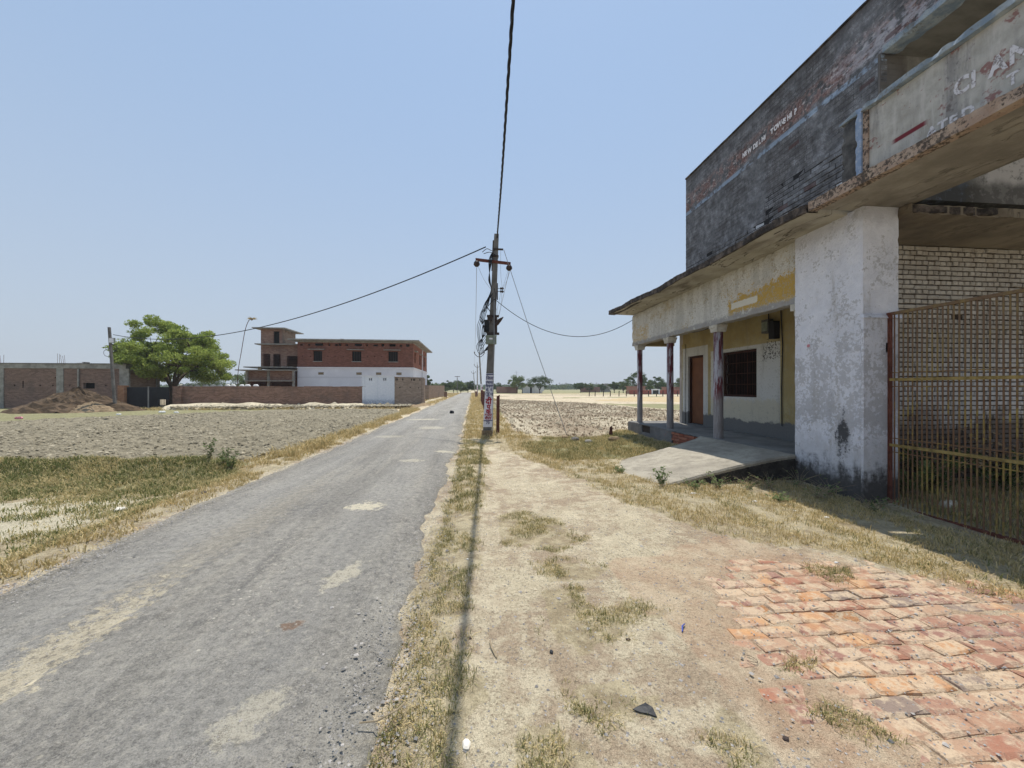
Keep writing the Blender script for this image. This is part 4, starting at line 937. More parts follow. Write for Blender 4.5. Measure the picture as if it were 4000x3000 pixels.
for i,(xv,yv) in enumerate(sorted(cand,key=lambda c:c[0]**2+c[1]**2+(9 if c[1]<1.3 else 0)+(6 if c[0]>c[1]*1.55+.9 else 0))[:300]):
    ed=fbm(np.array([xv]),np.array([yv]),.9,3,4)[0]
    dE=min(min(math.hypot(xv-(a_[0]+(b_[0]-a_[0])*t_),yv-(a_[1]+(b_[1]-a_[1])*t_)) for t_ in (0,.25,.5,.75)) for a_,b_ in zip(PAVE[:3]+PAVE[7:],PAVE[1:4]+PAVE[8:]+PAVE[:1]))
    hz=float(gh(np.array([xv]),np.array([yv]))[0])+.001+(ed-.5)*.022+random.uniform(-.004,.002)-.001-.013*(1-min(1,dE/.55))
    place(mesP[i%7],'brick',pvr,(xv+random.uniform(-.006,.006),yv+random.uniform(-.006,.006),hz),(random.uniform(-.035,.035),random.uniform(-.02,.02),random.uniform(-.06,.06)))

# ------------------------------------------------------------ poles and cables
def pole_shaft(b,t,w0,w1,d0,d1): 
    (bx,by,bz),(tx,ty,tz)=b,t
    q=lambda x,y,z,w_,d:[(x-w_/2,y-d/2,z),(x+w_/2,y-d/2,z),(x+w_/2,y+d/2,z),(x-w_/2,y+d/2,z)]
    mb=MB(); mb.hexa(q(bx,by,bz,w0,d0),q(tx,ty,tz,w1,d1)); return mb
PX=lambda z:.475+(z-.2)*.047; PY=12.9
pl=root('utility_pole',(.47,PY,0),'tall concrete utility pole with white painted base, tangled cables and switch boxes','utility pole')
obj('shaft',pole_shaft((PX(-.2),PY,-.2),(PX(6.75),PY,6.75),.29,.15,.22,.13),'concrete_dark',pl)
obj('backing_channel',pole_shaft((PX(5.6)-.08,PY+.05,5.55),(PX(6.55)-.08,PY+.05,6.55),.07,.07,.1,.1),'iron',pl)
pp=obj('painted_band',pole_shaft((PX(.38),PY,.30),(PX(2.06),PY,2.08),.292,.257,.226,.20),'poster',pl)
def tp(body,z_,size,mat,dx=0,bold=.0,ws=1.): 
    return text(body,size,mat,(PX(z_)+dx,PY-.118,z_),(1,0,.0),(.047,0,1),pp,'lettering','CENTER',wscale=ws,bold=bold)
obj('stripe',MB().box(PX(2.05)-.13,PX(2.05)+.13,PY-.119,PY-.115,2.03,2.06),'ink_blue',pp)
obj('stripe',MB().box(PX(.5)-.145,PX(.5)+.145,PY-.121,PY-.117,.50,.525),'ink_blue',pp)
tp('\u093Fजला',1.87,.15,'ink_blue',0,.003,.9); tp('पंचायत',1.74,.12,'ink_blue',0,.003,.85); tp('\u093Fचरईगांव',1.62,.12,'ink_blue',0,.003,.7); tp('से. नं.',1.49,.13,'ink_blue',0,.003,.9)
tp('३',1.33,.17,'ink_blue',-.04,.004); tp('से',1.33,.12,'ink_blue',.09,.003)
ring=MB(); ring.tube([(PX(1.38)-.04+math.cos(t)*.075,PY-.12,1.39+math.sin(t)*.075) for t in np.linspace(0,2*math.pi,17)],.006,4); obj('ring',ring,'ink_blue',pp)
tp('दी',1.07,.25,'ink_red',-.01,.008); tp('प',.90,.2,'ink_red',0,.008); tp('क',.75,.2,'ink_red',0,.008); tp('कुमार',.645,.145,'ink_red',0,.004,.8); tp('मौर्य',.545,.13,'ink_red',0,.004,.9); tp('73',.40,.12,'ink_blue',0,.004)
obj('base_block',MB().box(PX(0)-.17,PX(0)+.17,PY-.17,PY+.15,-.1,.19),'tansoil',pl)
# crossarm + insulators
cz=5.78
ca=obj('crossarm',MB().hexa([(.08,PY-.11,cz+.03),(1.25,PY-.11,cz-.07),(1.25,PY-.05,cz-.07),(.08,PY-.05,cz+.03)],[(.08,PY-.11,cz+.12),(1.25,PY-.11,cz+.02),(1.25,PY-.05,cz+.02),(.08,PY-.05,cz+.12)]),'rust',pl)
for xi,zi in ((.12,cz-.07),(1.2,cz-.17)):
    obj('insulator',MB().tube([(xi,PY-.08,zi+.13),(xi,PY-.08,zi+.09),(xi,PY-.08,zi+.04),(xi,PY-.08,zi-.03),(xi,PY-.08,zi-.09)],[.02,.06,.10,.105,.05],12),'porcelain',ca,True)
obj('bracket',MB().box(PX(6.3)-.08,PX(6.3)+.24,PY-.1,PY-.05,6.2,6.25),'iron',pl)
obj('strap',MB().box(PX(6.0)-.1,PX(6.0)+.1,PY-.1,PY+.1,5.97,6.02),'iron',pl)
sp_=obj('spool_bracket',MB().box(PX(4.9)+.09,PX(4.9)+.13,PY-.06,PY,4.55,5.1),'iron',pl)
for zi in (4.83,4.93): obj('spool',MB().tube([(PX(4.9)+.13,PY-.03,zi),(PX(4.9)+.20,PY-.03,zi),(PX(4.9)+.22,PY-.03,zi),(PX(4.9)+.25,PY-.03,zi),(PX(4.9)+.28,PY-.03,zi),(PX(4.9)+.33,PY-.03,zi)],[.01,.01,.05,.03,.05,.02],8),'porcelain',sp_)
sw=obj('switch_frame',MB().box(PX(4)-.20,PX(4)+.2,PY-.14,PY-.09,3.95,4.02).box(PX(3.4)-.18,PX(3.4)+.24,PY-.14,PY-.09,3.36,3.44).box(PX(3.7)+.08,PX(3.7)+.16,PY-.13,PY-.08,3.44,3.95),'iron',pl)
obj('switch_box',MB().box(PX(3.7)-.27,PX(3.7)-.11,PY-.13,PY+.02,3.46,3.86),'black_metal',sw); obj('switch_box',MB().box(PX(3.9)-.18,PX(3.9)-.02,PY-.16,PY-.1,3.82,3.95),'iron',sw)
for q,(dx,dz) in enumerate(((.10,3.68),(.16,3.74),(.22,3.82))):
    obj('bushing',MB().tube([(PX(3.7)+dx-.04,PY-.12-.03*q,dz-.03),(PX(3.7)+dx,PY-.12-.03*q,dz),(PX(3.7)+dx+.05,PY-.12-.03*q,dz+.05),(PX(3.7)+dx+.14,PY-.12-.03*q,dz+.13)],[.05,.065,.05,.012],8),'porcelain',sw)
jb=obj('junction_box',MB().box(PX(3.2)-.20,PX(3.2)+.15,PY-.26,PY-.115,3.04,3.31),'boxgrey',pl)
obj('box_lid',MB().box(PX(3.2)-.21,PX(3.2)+.16,PY-.27,PY-.25,3.29,3.33),'boxgrey',jb); obj('box_label',MB().box(PX(3.2)-.09,PX(3.2)+.02,PY-.266,PY-.261,3.19,3.24),'poster',jb)
obj('conduit',MB().tube([(PX(4.2)+.03,PY-.15,4.6),(PX(3)+.08,PY-.28,3.1),(PX(1.5)+.13,PY-.16,1.6),(PX(0)+.17,PY-.15,-.05)],.011,6),'wire',pl)
def curve(ps,n=24):
    P=[Vector(p) for p in ps]; P=[P[0]*2-P[1]]+P+[P[-1]*2-P[-2]]; o=[]
    for i in range(1,len(P)-2):
        for k in range(n):
            t=k/n; a,b,c,d=P[i-1:i+3]; o.append(.5*((2*b)+(c-a)*t+(2*a-5*b+4*c-d)*t*t+(3*b-a-3*c+d)*t**3))
    o.append(P[-2]); return o
cb=MB()
def loop(r_,*p): cb.tube(curve([(PX(z_)+dx,PY-.1+dy,z_) for dx,z_,dy in p],8),r_,5)
for q in range(5):
    e=q*.025
    loop(.011,(-.1,6.15,0),(-.22+e,5.8,-.05),(-.15-e*.5,5.2,-.05),(-.1,4.85,-.03),(-.16-e,4.4,-.08),(-.27-e*1.6,3.9,-.1),(-.34+e*1.5,3.45,-.1),(-.36-e*2+.08,3.0,-.12),(-.25-e,2.82-.03*q,-.1),(-.12,2.86+.03*q,-.02))
for q in range(3):
    loop(.009,(-.02,4.75,-.05),(-.2-.04*q,4.4,-.1),(-.30-.05*q,3.95,-.1),(-.40-.05*q,3.55,-.1),(-.36,3.1-.1*q,-.12),(-.2,3.3-.1*q,-.15),(-.1,3.36,-.15))
loop(.012,(-.45,6.1,0),(-.3,6.2,-.05),(-.12,6.12,-.1),(.0,6.2,-.05)); loop(.012,(-.4,6.05,0),(-.2,6.08,-.08),(0,6.0,-.05)); loop(.014,(-.2,4.25,-.15),(-.1,4.1,-.15))
loop(.010,(.0,4.9,-.05),(.06,4.6,-.08),(-.1,4.4,-.1),(-.3,4.1,-.1))
for a_,b_ in (((.1,5.6,-.05),(.25,4.95,0)),((.5,5.55,0),(.28,4.85,0)),((.47,5.55,0),(.33,4.9,0))): pass
obj('cable_bundle',cb,'cable',pl)
wb_=MB()
def wl(r_,*p): wb_.tube(curve([(PX(z_)+dx,PY-.08,z_) for dx,z_ in p],6),r_,4)
wl(.004,(.45,5.55),(.33,5.1),(.27,4.85)); wl(.004,(.5,5.5),(.42,5.2),(.3,4.9)); wl(.004,(.27,4.85),(.25,4.3),(.2,3.95)); wl(.004,(.24,4.8),(.15,4.3),(.1,3.9)); wl(.004,(.02,4.5),(.12,4.2),(.2,3.95)); wl(.005,(-.55,5.6),(-.35,5.2),(-.12,4.9)); wl(.004,(.16,6.2),(.2,5.4),(.27,4.95))
obj('jumper_wires',wb_,'wire',pl)
def span(a,b,sagv,n=40):
    a,b=Vector(a),Vector(b); return [a.lerp(b,i/n)-Vector((0,0,4*sagv*(i/n)*(1-i/n))) for i in range(n+1)]
# overhead twisted bundle running over the camera
pts=curve([(.80,12.9,6.62),(.66,9.0,6.42),(.53,5.6,6.42),(.40,2,6.5),(.2,-6,6.8),(-.1,-22,7.6)],60)
mb=MB(); L_=0; acc=[0]
for i in range(1,len(pts)): acc.append(acc[-1]+(pts[i]-pts[i-1]).length)
dense=[];
for i in range(len(pts)-1):
    m=max(1,int((pts[i+1]-pts[i]).length/.12))
    for k in range(m): dense.append((pts[i].lerp(pts[i+1],k/m),acc[i]+(acc[i+1]-acc[i])*k/m))
for s_ in range(3):
    mb.tube([q+Vector((math.cos(l*8+s_*2.09)*.014,0,math.sin(l*8+s_*2.09)*.014)) for q,l in dense],.0135,5)
single('overhead_cable',mb,'cable',(.8,12.9,6.6),'thick twisted black cable running from the pole top overhead towards the viewer','cable')
single('overhead_cable',MB().tube(span((.42,12.85,6.3),(-24.55,29,5.25),1.35,70),.02,5),'cable',(.42,12.85,6.3),'black cable sagging left from the pole across to the floodlight pole','cable')
single('overhead_cable',MB().tube(span((.66,12.8,4.6),(5.80,13.55,4.08),.92,40),.011,5),'cable',(.66,12.8,4.6),'thin cable sagging from the pole to the porch corner','cable')
single('porch_cable',MB().tube(curve([(6.2,13.3,3.9),(6.2,11.0,3.25),(6.0,9.0,3.15),(6.2,8.2,3.6),(6.3,7.9,4.1)],14),.009,5),'cable',(6.2,11,3.2),'black cable drooping behind the porch columns under the ceiling','cable')
single('stay_wire',MB().tube([(1.02,12.8,6.2),(2.0,12.76,3.2),(3.16,12.72,-.05)],.011,5),'wire',(3.16,12.75,0),'steel stay wire slanting from the pole head to the ground','wire')
# distant poles
def farpole(x_,y_,h,label,lean=0,band=True):
    r0=root('utility_pole',(x_,y_,0),label,'utility pole','utility poles receding along the right of the road')
    s_=obj('shaft',pole_shaft((x_,y_,-.2),(x_+lean,y_,h),.26,.16,.2,.14),'concrete',r0)
    ob=MB(); top=(x_+lean,y_-.1,h-.55)
    ob.tube([(top[0]-.6,top[1],h-.1),(top[0]-.5,top[1],h-.28),(top[0]-.2,top[1],h-.55),(top[0]+.2,top[1],h-.55),(top[0]+.5,top[1],h-.28),(top[0]+.6,top[1],h-.1)],.045,6); obj('crossarm',ob,'iron',r0)
    for dx in (-.6,.6,-.05): obj('insulator',MB().tube([(top[0]+dx,top[1],h-.12+(.3 if dx==-.05 else 0)),(top[0]+dx,top[1],h-.0+(.3 if dx==-.05 else 0)),(top[0]+dx,top[1],h+.08+(.3 if dx==-.05 else 0))],[.05,.08,.03],6),'porcelain',r0)
    if band: 
        b_=obj('painted_band',pole_shaft((x_,y_,.3),(x_+lean*.3,y_,2.1),.28,.26,.22,.2),'poster',r0)
        for zz in (1.6,1.3,1.05,.8): obj('mark',MB().box(x_-.06,x_+.06,y_-.118,y_-.112,zz-.09,zz+.06),'ink_red',b_)
farpole(1.12,48,6.0,'second concrete pole along the road with red marks on its white band',-.35)
farpole(.85,78,6.3,'third pole along the road, thin and grey with forked crossarm',0)
farpole(.6,112,6.3,'farthest roadside pole before the trees, leaning left',-.5,False)
for k,(a_,b_) in enumerate((((.12,12.85,5.6),(.2,48,5.9)),((1.2,12.85,5.5),(1.35,48,5.9)))):
    single('conductor_wire',MB().tube(span(a_,b_,.9,30),.008,4),'wire',a_,['thin bare wire from the left insulator to the second pole','thin bare wire from the right insulator to the second pole'][k],'wire')
single('conductor_wire',MB().tube(span((.2,48,5.9),(.3,78,6.1),.6,16),.01,4).tube(span((1.35,48,5.9),(1.4,78,6.1),.6,16),.01,4),'wire',(.2,48,5.9),'pair of thin wires between the second and third poles','wire')
# roadside stone fence posts
fp=MB(); fp.hexa([(-.05,-.05,-.2),(.05,-.05,-.2),(.05,.05,-.2),(-.05,.05,-.2)],[(-.045,-.05,1.3),(.05,-.045,1.36),(.045,.05,1.33),(-.05,.045,1.31)])
fm=bpy.data.meshes.new('fence_post'); fm.from_pydata(fp.v,[],fp.f); fm.materials.append(M['postred'])
hw=['next to the pole base','first behind the pole','second behind the pole','third behind the pole','fourth behind the pole','fifth behind the pole','sixth behind the pole','seventh behind the pole','eighth behind the pole','farthest of the row','beside the second pole','beyond the second pole']
for i in range(11):
    yv=13.6+i*2.9; o=bpy.data.objects.new('fence_post',fm); COL.objects.link(o); o.location=(.86+.006*(yv-13)+random.uniform(-.04,.04)-(0 if i==0 else .12),yv,0); o.rotation_euler=(random.uniform(-.04,.04),random.uniform(-.05,.05),random.uniform(-.3,.3))
    tag(o,'red brown stone fence post '+hw[i]+' along the right verge','fence post','stone fence posts along the right verge')
mb=MB()
for z_ in (1.2,.8,.4): mb.tube([(.86+.006*2.9*i-(0 if i==0 else .12),13.6+i*2.9-.06,z_-.01*(i%2)) for i in range(11)],.004,3)
single('fence_wire',mb,'wire',(.9,13.6,0),'rusty wires strung between the stone posts beside the right verge','wire')

# ------------------------------------------------------------ trees
def crown(cx,cy,cz,rx,ry,rz,ncl,nlf,ls,crd,flat=.0,seed=0):
    rg=np.random.default_rng(seed); C=[]
    while len(C)<ncl:
        p=rg.normal(0,1,3); p/=np.linalg.norm(p); rr=rg.random()**.33
        if rr<.45: continue
        p=p*rr
        if p[2]<-.55: continue
        p=p*(1+.36*(vn(np.array([p[0]*2.2+p[2]*1.3]),np.array([p[1]*2.+p[2]]),1,seed)[0]-.5)*2); C.append(p)
    C=np.array(C); C3=np.stack([cx+C[:,0]*rx,cy+C[:,1]*ry,cz+C[:,2]*rz],1)
    k=np.repeat(np.arange(ncl),nlf//ncl); n=len(k); d=rg.normal(0,1,(n,3)); d/=np.linalg.norm(d,axis=1)[:,None]
    sz=crd*rg.uniform(.4,1.35,ncl)[k]; P=C3[k]+d*(sz*rg.random(n)**.45)[:,None]*np.array([1,1,.6])
    # droop leaf sprays : two triangles per leaf
    a=rg.normal(0,1,(n,3)); a/=np.linalg.norm(a,axis=1)[:,None]; b=rg.normal(0,1,(n,3)); b-=a*(a*b).sum(1)[:,None]; b/=np.linalg.norm(b,axis=1)[:,None]
    l=ls*rg.uniform(.6,1.4,n)[:,None]; w_=l*.42
    V=np.stack([P-a*l,P+b*w_,P+a*l,P-b*w_],1).reshape(-1,3); F=(np.arange(n)*4)[:,None]+np.array([[0,1,2,3]])
    r=np.clip(rg.random(n)*.5+.5*rg.random(ncl)[k],0,1); return C3,V,F,np.repeat(r,4)
def tree(name,label,cat,x_,y_,h,hw,z0,ncl,nlf,ls,mat='leaf_dark',trunk=.2,group=None,seed=1,crd=None,fork=None,zb_=0,ry=None,maxb=60):
    rt=root(name,(x_,y_,zb_),label,cat,group); cz=(h+z0)/2; rz=(h-z0)/2
    C3,V,F,r=crown(x_,y_,cz,hw,ry or hw*.9,rz,ncl,nlf,ls,crd or hw*.22,0,seed)
    fz=fork or (z0*.6+.3); mb=MB(); rn=random.Random(seed)
    mb.tube([(x_,y_,zb_-.3),(x_+.05*hw*.3,y_,fz*.5),(x_,y_,fz)],[trunk*1.3,trunk*.95,trunk*.85],8)
    limbs=[]
    for i in range(7):
        a=i*2*math.pi/7+rn.uniform(-.3,.3); q=(x_+math.cos(a)*hw*.5,y_+math.sin(a)*hw*.45,cz+rn.uniform(-.3,.2)*rz)
        m=(x_+math.cos(a)*hw*.2,y_+math.sin(a)*hw*.18,fz+(q[2]-fz)*.5+rn.uniform(0,.1)*rz); mb.tube(curve([(x_,y_,fz-.1),m,q],4),[trunk*.6*(1-.07*k) for k in range(9)],6,False); limbs.append([Vector(m),Vector(q)])
    pts=[p_ for l_ in limbs for p_ in l_]+[Vector((x_,y_,fz))]
    for c_ in C3[:maxb]:
        c_=Vector(c_); q=min(pts,key=lambda t:(t-c_).length); m=(q+c_)/2+Vector((0,0,.06*hw)); mb.tube([q,m,c_],[trunk*.22,trunk*.14,trunk*.06],4,False)
    obj('trunk',mb,'bark',rt,True); npmesh('crown',V,F,mat,r,parent=rt); return rt
tree('neem_tree','broad leafy green tree rising behind the left compound gate','tree',-26.5,37,7.2,4.3,1.1,200,66000,.10,'leaf',.24,seed=14,crd=.66,fork=1.6,ry=4.0,maxb=150)
G1='dense trees left of where the road vanishes'; G2='field trees along the right horizon'
L=[(-9.1,76.3,1.3,4.3,'dark tree behind the far end of the side wall'),(-10.4,111.6,2.8,2.8,'low dark bush next to the far side wall'),(-8.0,113.4,2.4,3.1,'second bush in the dark row left of the road end'),(-5.8,116.2,2.3,4.0,'tallest tree of the dark row left of the road end'),(-3.5,110.9,2.1,3.1,'bushy tree right of the tallest in the dark row'),(-1.5,112.7,1.8,3.4,'last bushy tree closest to where the road vanishes')]
for i,(x_,y_,hw_,h_,lb) in enumerate(L): tree('distant_tree',lb,'tree',x_,y_,h_,hw_,.5,36,5200,.14,['leaf_dark','leaf_pale'][i%3==1],.1,G1,20+i,hw_*.35,maxb=10)
tree('distant_tree','tiny tree just right of the vanishing road','tree',1.2,121,2.6,.9,.8,16,1200,.12,'leaf_dark',.08,G2,40,.4,maxb=6)
Rr=[(9.5,160,2.2,3.4,'dark round tree at the left end of the low brick wall'),(12.5,109.3,2.7,5.1,'rounded tree in front of the low brick wall'),(18.9,108.5,2.9,4.7,'rounded tree shading the white hut'),(36.1,127,2.1,3.4,'round dark tree left of the pinkish walls'),(42.1,136.5,1.4,3.1,'small tree among the pinkish walls'),(49.3,144,1.9,2.9,'yellow green tree beside the grey house'),(69.9,294.5,2.6,3.6,'faint far tree standing alone near the horizon'),(80.3,293.8,2.6,3.6,'faint far tree right of its lone neighbour'),(43.8,116.2,1.5,3.5,'narrow dark tree seen left of the first porch column'),(45.8,114,1.9,4.0,'dark tree between the narrow one and the tallest'),(47.4,107.8,2.9,6.7,'tallest tree on the right horizon, behind the first porch column'),(53.0,113.2,1.9,3.8,'pale tree right of the tallest one'),(57.3,114.8,2.5,5.1,'dark tree left of the second porch column'),(61.5,119.2,1.9,3.6,'pale tree right of the second porch column'),(64.8,114.2,2.2,4.4,'full green tree beside the porch wall'),(68.1,112.1,1.8,4.3,'dark tree at the edge of the porch wall')]
for i,(x_,y_,hw_,h_,lb) in enumerate(Rr):
    far_=y_>200; tree('distant_tree',lb,'tree',x_,y_,h_,hw_,.9 if hw_>2 else .4,34,1500 if far_ else 4800,.22 if far_ else .15,['leaf_dark','leaf_pale','leaf_dark','leaf_dark','leaf_pale'][i%5],.12,G2,60+i,hw_*.33,maxb=10)
# far hedge line mass
px=rng.uniform(-260,330,26000); py=rng.uniform(300,420,26000); n=len(px); hh=fbm(px,py,22,3,6)*7*rng.random(n)**.7
V=np.stack([px,py,hh],1); a=rng.normal(0,1,(n,3)); b=rng.normal(0,1,(n,3)); V4=np.stack([V-a*.7,V+b*.6,V+a*.7,V-b*.6],1).reshape(-1,3); V4[:,2]=np.abs(V4[:,2])
tag(npmesh('distant_woodland',V4,(np.arange(n)*4)[:,None]+np.array([[0,1,2,3]]),'leaf_dark',np.repeat(rng.random(n),4)),'hazy line of woodland along the whole horizon','woodland',kind='stuff')

# ------------------------------------------------------------ left side
sh=root('brick_shed',(-28.4,34,0),'long low brick shed with grey concrete columns behind the soil heap','shed')
HO=[(-30.96,-30.13,1.54,1.99)]+[(a,a+.14,z_,z_+.1) for a,z_ in ((-35.9,1.75),(-34.1,1.75),(-33.2,1.75),(-32.0,1.75),(-29.4,1.75),(-33.0,2.35))]+[(-35.3,-35.18,1.6,2.15)]
obj('brick_wall',MB().wall('y',34,34.23,-60,-28.1,-.2,3.14,HO),'brick_shed',sh)
obj('back_panel',MB().box(-60,-28.2,34.6,34.7,-.2,3.1),'black',sh); obj('side_wall',MB().box(-28.1,-27.9,34.05,37.2,-.2,3.14),'brick_side',sh)
obj('roof_beam',MB().box(-60,-27.8,33.93,34.3,3.14,3.50),'concrete',sh); obj('roof_slab',MB().box(-60,-27.7,33.88,37.3,3.5,3.56),'concrete_dark',sh)
for x0,x1 in ((-37.0,-36.55),(-32.85,-32.35),(-28.3,-27.6),(-44,-43.6)): obj('column',MB().box(x0,x1,33.95,34.1,-.2,3.14),'concrete',sh)
obj('downpipe',MB().tube([(-31.25,33.93,1.5),(-31.25,33.93,3.1)],.06,8),'concrete',sh)
obj('white_sheet',MB().box(-31.3,-30.9,33.86,34.1,3.56,3.6),'poster',sh); obj('roof_block',MB().box(-31.0,-30.75,33.95,34.3,3.56,3.66),'concrete_dark',sh)
for x0 in (-37.0,-36.9,-36.7,-32.9,-32.75,-32.6,-32.45,-32.35): obj('starter_bar',MB().tube([(x0,34.1,3.5),(x0+random.uniform(-.1,.1),34.1,4.1+random.random()*.25)],.012,4),'rust',sh)
obj('column',MB().box(-28.15,-27.82,37.0,37.35,-.2,3.14),'concrete',sh)
obj('side_beam',MB().box(-28.1,-27.84,34.3,37.25,3.14,3.5),'concrete',sh)
single('block_stack',MB().box(-27.5,-18.5,37.6,38,0,1.62),'brick_far',(-23,37.8,0),'low stack of bricks behind the compound wall carrying pale sacks','stack')
for i in range(11):
    x_=-26.2+i*.62+random.uniform(-.1,.1); s_=random.uniform(.2,.32)
    single('sack',MB().tube([(x_-s_,37.75,1.74),(x_-s_*.6,37.75,1.76),(x_+s_*.5,37.75,1.77),(x_+s_,37.75,1.73)],[.05,.14,.15,.04],8),'plastic_white',(x_,37.75,1.62),'pale sack in the row lying behind the compound wall under the leafy tree','sack','pale sacks behind the compound wall',True)
for i,(x_,y_,h_,w_) in enumerate(((-52,82,5.2,3.2),(-47,86,4.6,3.0),(-43,80,3.9,2.4))): tree('distant_tree',['leftmost pale tree far behind the compound wall','middle pale tree far behind the compound wall','right pale tree far behind the compound wall, next to the house wing'][i],'tree',x_,y_,h_,w_,.8,36,4200,.14,'leaf_pale',.12,None,130+i,w_*.35,maxb=8)
# heaps
def heap(name,cx,cy,rx,ry,h,mat,label,seed,sk=0.):
    N=44; rn=np.random.default_rng(seed); a=np.linspace(0,2*np.pi,N,endpoint=False); rs=np.linspace(0,1,16); V=[];Fc=[]
    for i,rr in enumerate(rs):
        for j,t in enumerate(a):
            k=1+.22*(vn(np.array([math.cos(t)*2+5]),np.array([math.sin(t)*2+5]),1,seed)[0]-.5)*2
            x_=cx+math.cos(t)*rr*rx*k+sk*(1-rr); y_=cy+math.sin(t)*rr*ry*k; z_=h*(1-rr)**1.05+rn.normal(0,.06)*(h>1)+rn.normal(0,.03)*(rr<.97)*(rr>.0)-(.06 if rr>.97 else 0)
            V.append((x_,y_,z_))
    for i in range(15):
        for j in range(N): q=(j+1)%N; Fc.append((i*N+j,(i+1)*N+j,(i+1)*N+q,i*N+q))
    o=npmesh(name,np.array(V),np.array(Fc),mat,origin=(cx,cy,0)); return tag(o,label,'soil heap')
heap('soil_heap',-26.9,29.2,3.2,2.4,1.6,'dung','large dark brown heap of soil against the brick shed',3)
heap('soil_heap',-25.2,28.3,1.35,1.3,.72,'tansoil','smaller tan heap of soil beside the leaning light pole',4)
# pale bank
def bank(name,pts,w_,h,mat):
    X_=[];P=curve(pts,14); V=[];Fc=[];k=9
    for i,p in enumerate(P):
        d=(P[min(i+1,len(P)-1)]-P[max(i-1,0)]).normalized(); nrm=Vector((-d.y,d.x,0)); hh=h*(.6+.8*vn(np.array([p.x]),np.array([p.y]),.9,3)[0])
        for j in range(k): t=j/(k-1)*2-1; V.append(tuple(p+nrm*t*w_*(1+.2*random.random())+Vector((0,0,hh*(1-t*t)-.04+random.uniform(-.03,.03)))))
    for i in range(len(P)-1):
        for j in range(k-1): a_=i*k+j; Fc.append((a_,a_+1,a_+k+1,a_+k))
    return tag(npmesh(name,np.array(V),np.array(Fc),mat),kind='structure')
bank('earth_bank',[(-22.5,31.2,0),(-17,31.6,0),(-12,31.5,0),(-8.5,31.3,0)],1.1,.38,'banksoil'); bank('earth_bank',[(-8.5,31.0,0),(-6.5,31.2,0),(-4.9,32.6,0),(-4.3,36,0)],.7,.25,'tansoil'); bank('earth_bank',[(-5.0,37,0),(-5.0,48,0),(-4.4,66,0)],.6,.2,'banksoil')
px=rng.uniform(-22,-5,5000); py=31.3+rng.normal(0,.6,5000); stones(px,py,px*0+.2,.07,'rubble','clod','crumbled pale earth along the foot of the compound wall','rubble')
# compound gate + wall
cg=root('compound_gate',(-25,32.5,0),'black sheet metal double gate below the leafy tree','gate')
obj('gate_panel',MB().box(-26.55,-25.06,32.5,32.54,.05,1.66),'black_metal',cg)
obj('gate_panel',MB().box(-24.98,-24.35,32.5,32.54,.05,1.66).box(-24.35,-23.55,32.5,32.54,.75,1.66),'black_metal',cg)
for k in range(8): obj('grille_bar',MB().tube([(-24.3+k*.1,32.52,.05),(-24.3+k*.1,32.52,.75)],.015,5),'black_metal',cg)
obj('gate_rail',MB().box(-24.98,-23.5,32.48,32.5,.7,.76),'black_metal',cg); obj('gate_stile',MB().box(-25.06,-24.98,32.46,32.54,.0,1.72),'concrete',cg)
single('gate_pillar',MB().box(-27.05,-26.6,32.3,32.75,-.2,1.78),'brick_orange',(-26.8,32.5,0),'orange brick pillar on the left of the black compound gate','pillar')
cw=root('compound_wall',(-16,33,0),'long plain brick boundary wall running to the whitewashed block','wall')
obj('brick_wall',MB().wall('y',33,33.23,-22.9,-9.15,-.2,1.69,[(-21.0,-20.9,.12,.3)]),'brick_far',cw); obj('end_pillar',MB().box(-23.5,-22.9,32.75,33.3,-.2,1.72),'brick_far',cw)
mb=MB(); xv=-23.5
while xv<-9.3: l=random.uniform(.22,.9); mb.box(xv,xv+l-.01,32.98,33.25,1.69,1.70+random.uniform(.0,.035)); xv+=l
obj('coping',mb,'brick_far',cw)
gh_=root('gatehouse',(-7.8,33,0),'whitewashed block with stained foot joining two brick walls','outbuilding')
g=G('gatehouse_wash'); n1=g.noise(1.2,5); n2=g.noise(6,5,.7); c=g.mix(g.ss(n2,.4,.7),(.66,.69,.74),(.74,.76,.80)); c=g.mix(g.ss(g.z+(n2-.5)*1.1,.75,.45)*g.ss(n2,.4,.5)*.75,c,(.33,.35,.40)); c=g.mix(g.ss(n1,.55,.7)*.3,c,(.5,.54,.6)); M['gatewash']=g.out(c)
obj('wall',MB().wall('y',33.0,33.2,-9.15,-6.54,-.2,2.55,[(a,a+.09,2.2,2.42) for a in (-8.6,-8.45,-7.45,-7.3)]),'gatewash',gh_)
obj('wall',MB().box(-9.15,-8.95,33.2,36.5,-.2,2.55),'gatewash',gh_); obj('core',MB().box(-8.95,-6.6,33.4,36.4,-.2,2.5),'black',gh_)
obj('roof_slab',MB().box(-9.3,-6.5,32.95,36.6,2.55,2.62),'whitewash',gh_)
for xa in (-9.0,-7.95,-6.6): obj('pilaster',MB().box(xa-.05,xa+.05,32.96,33.0,-.2,2.5),'gatewash',gh_)
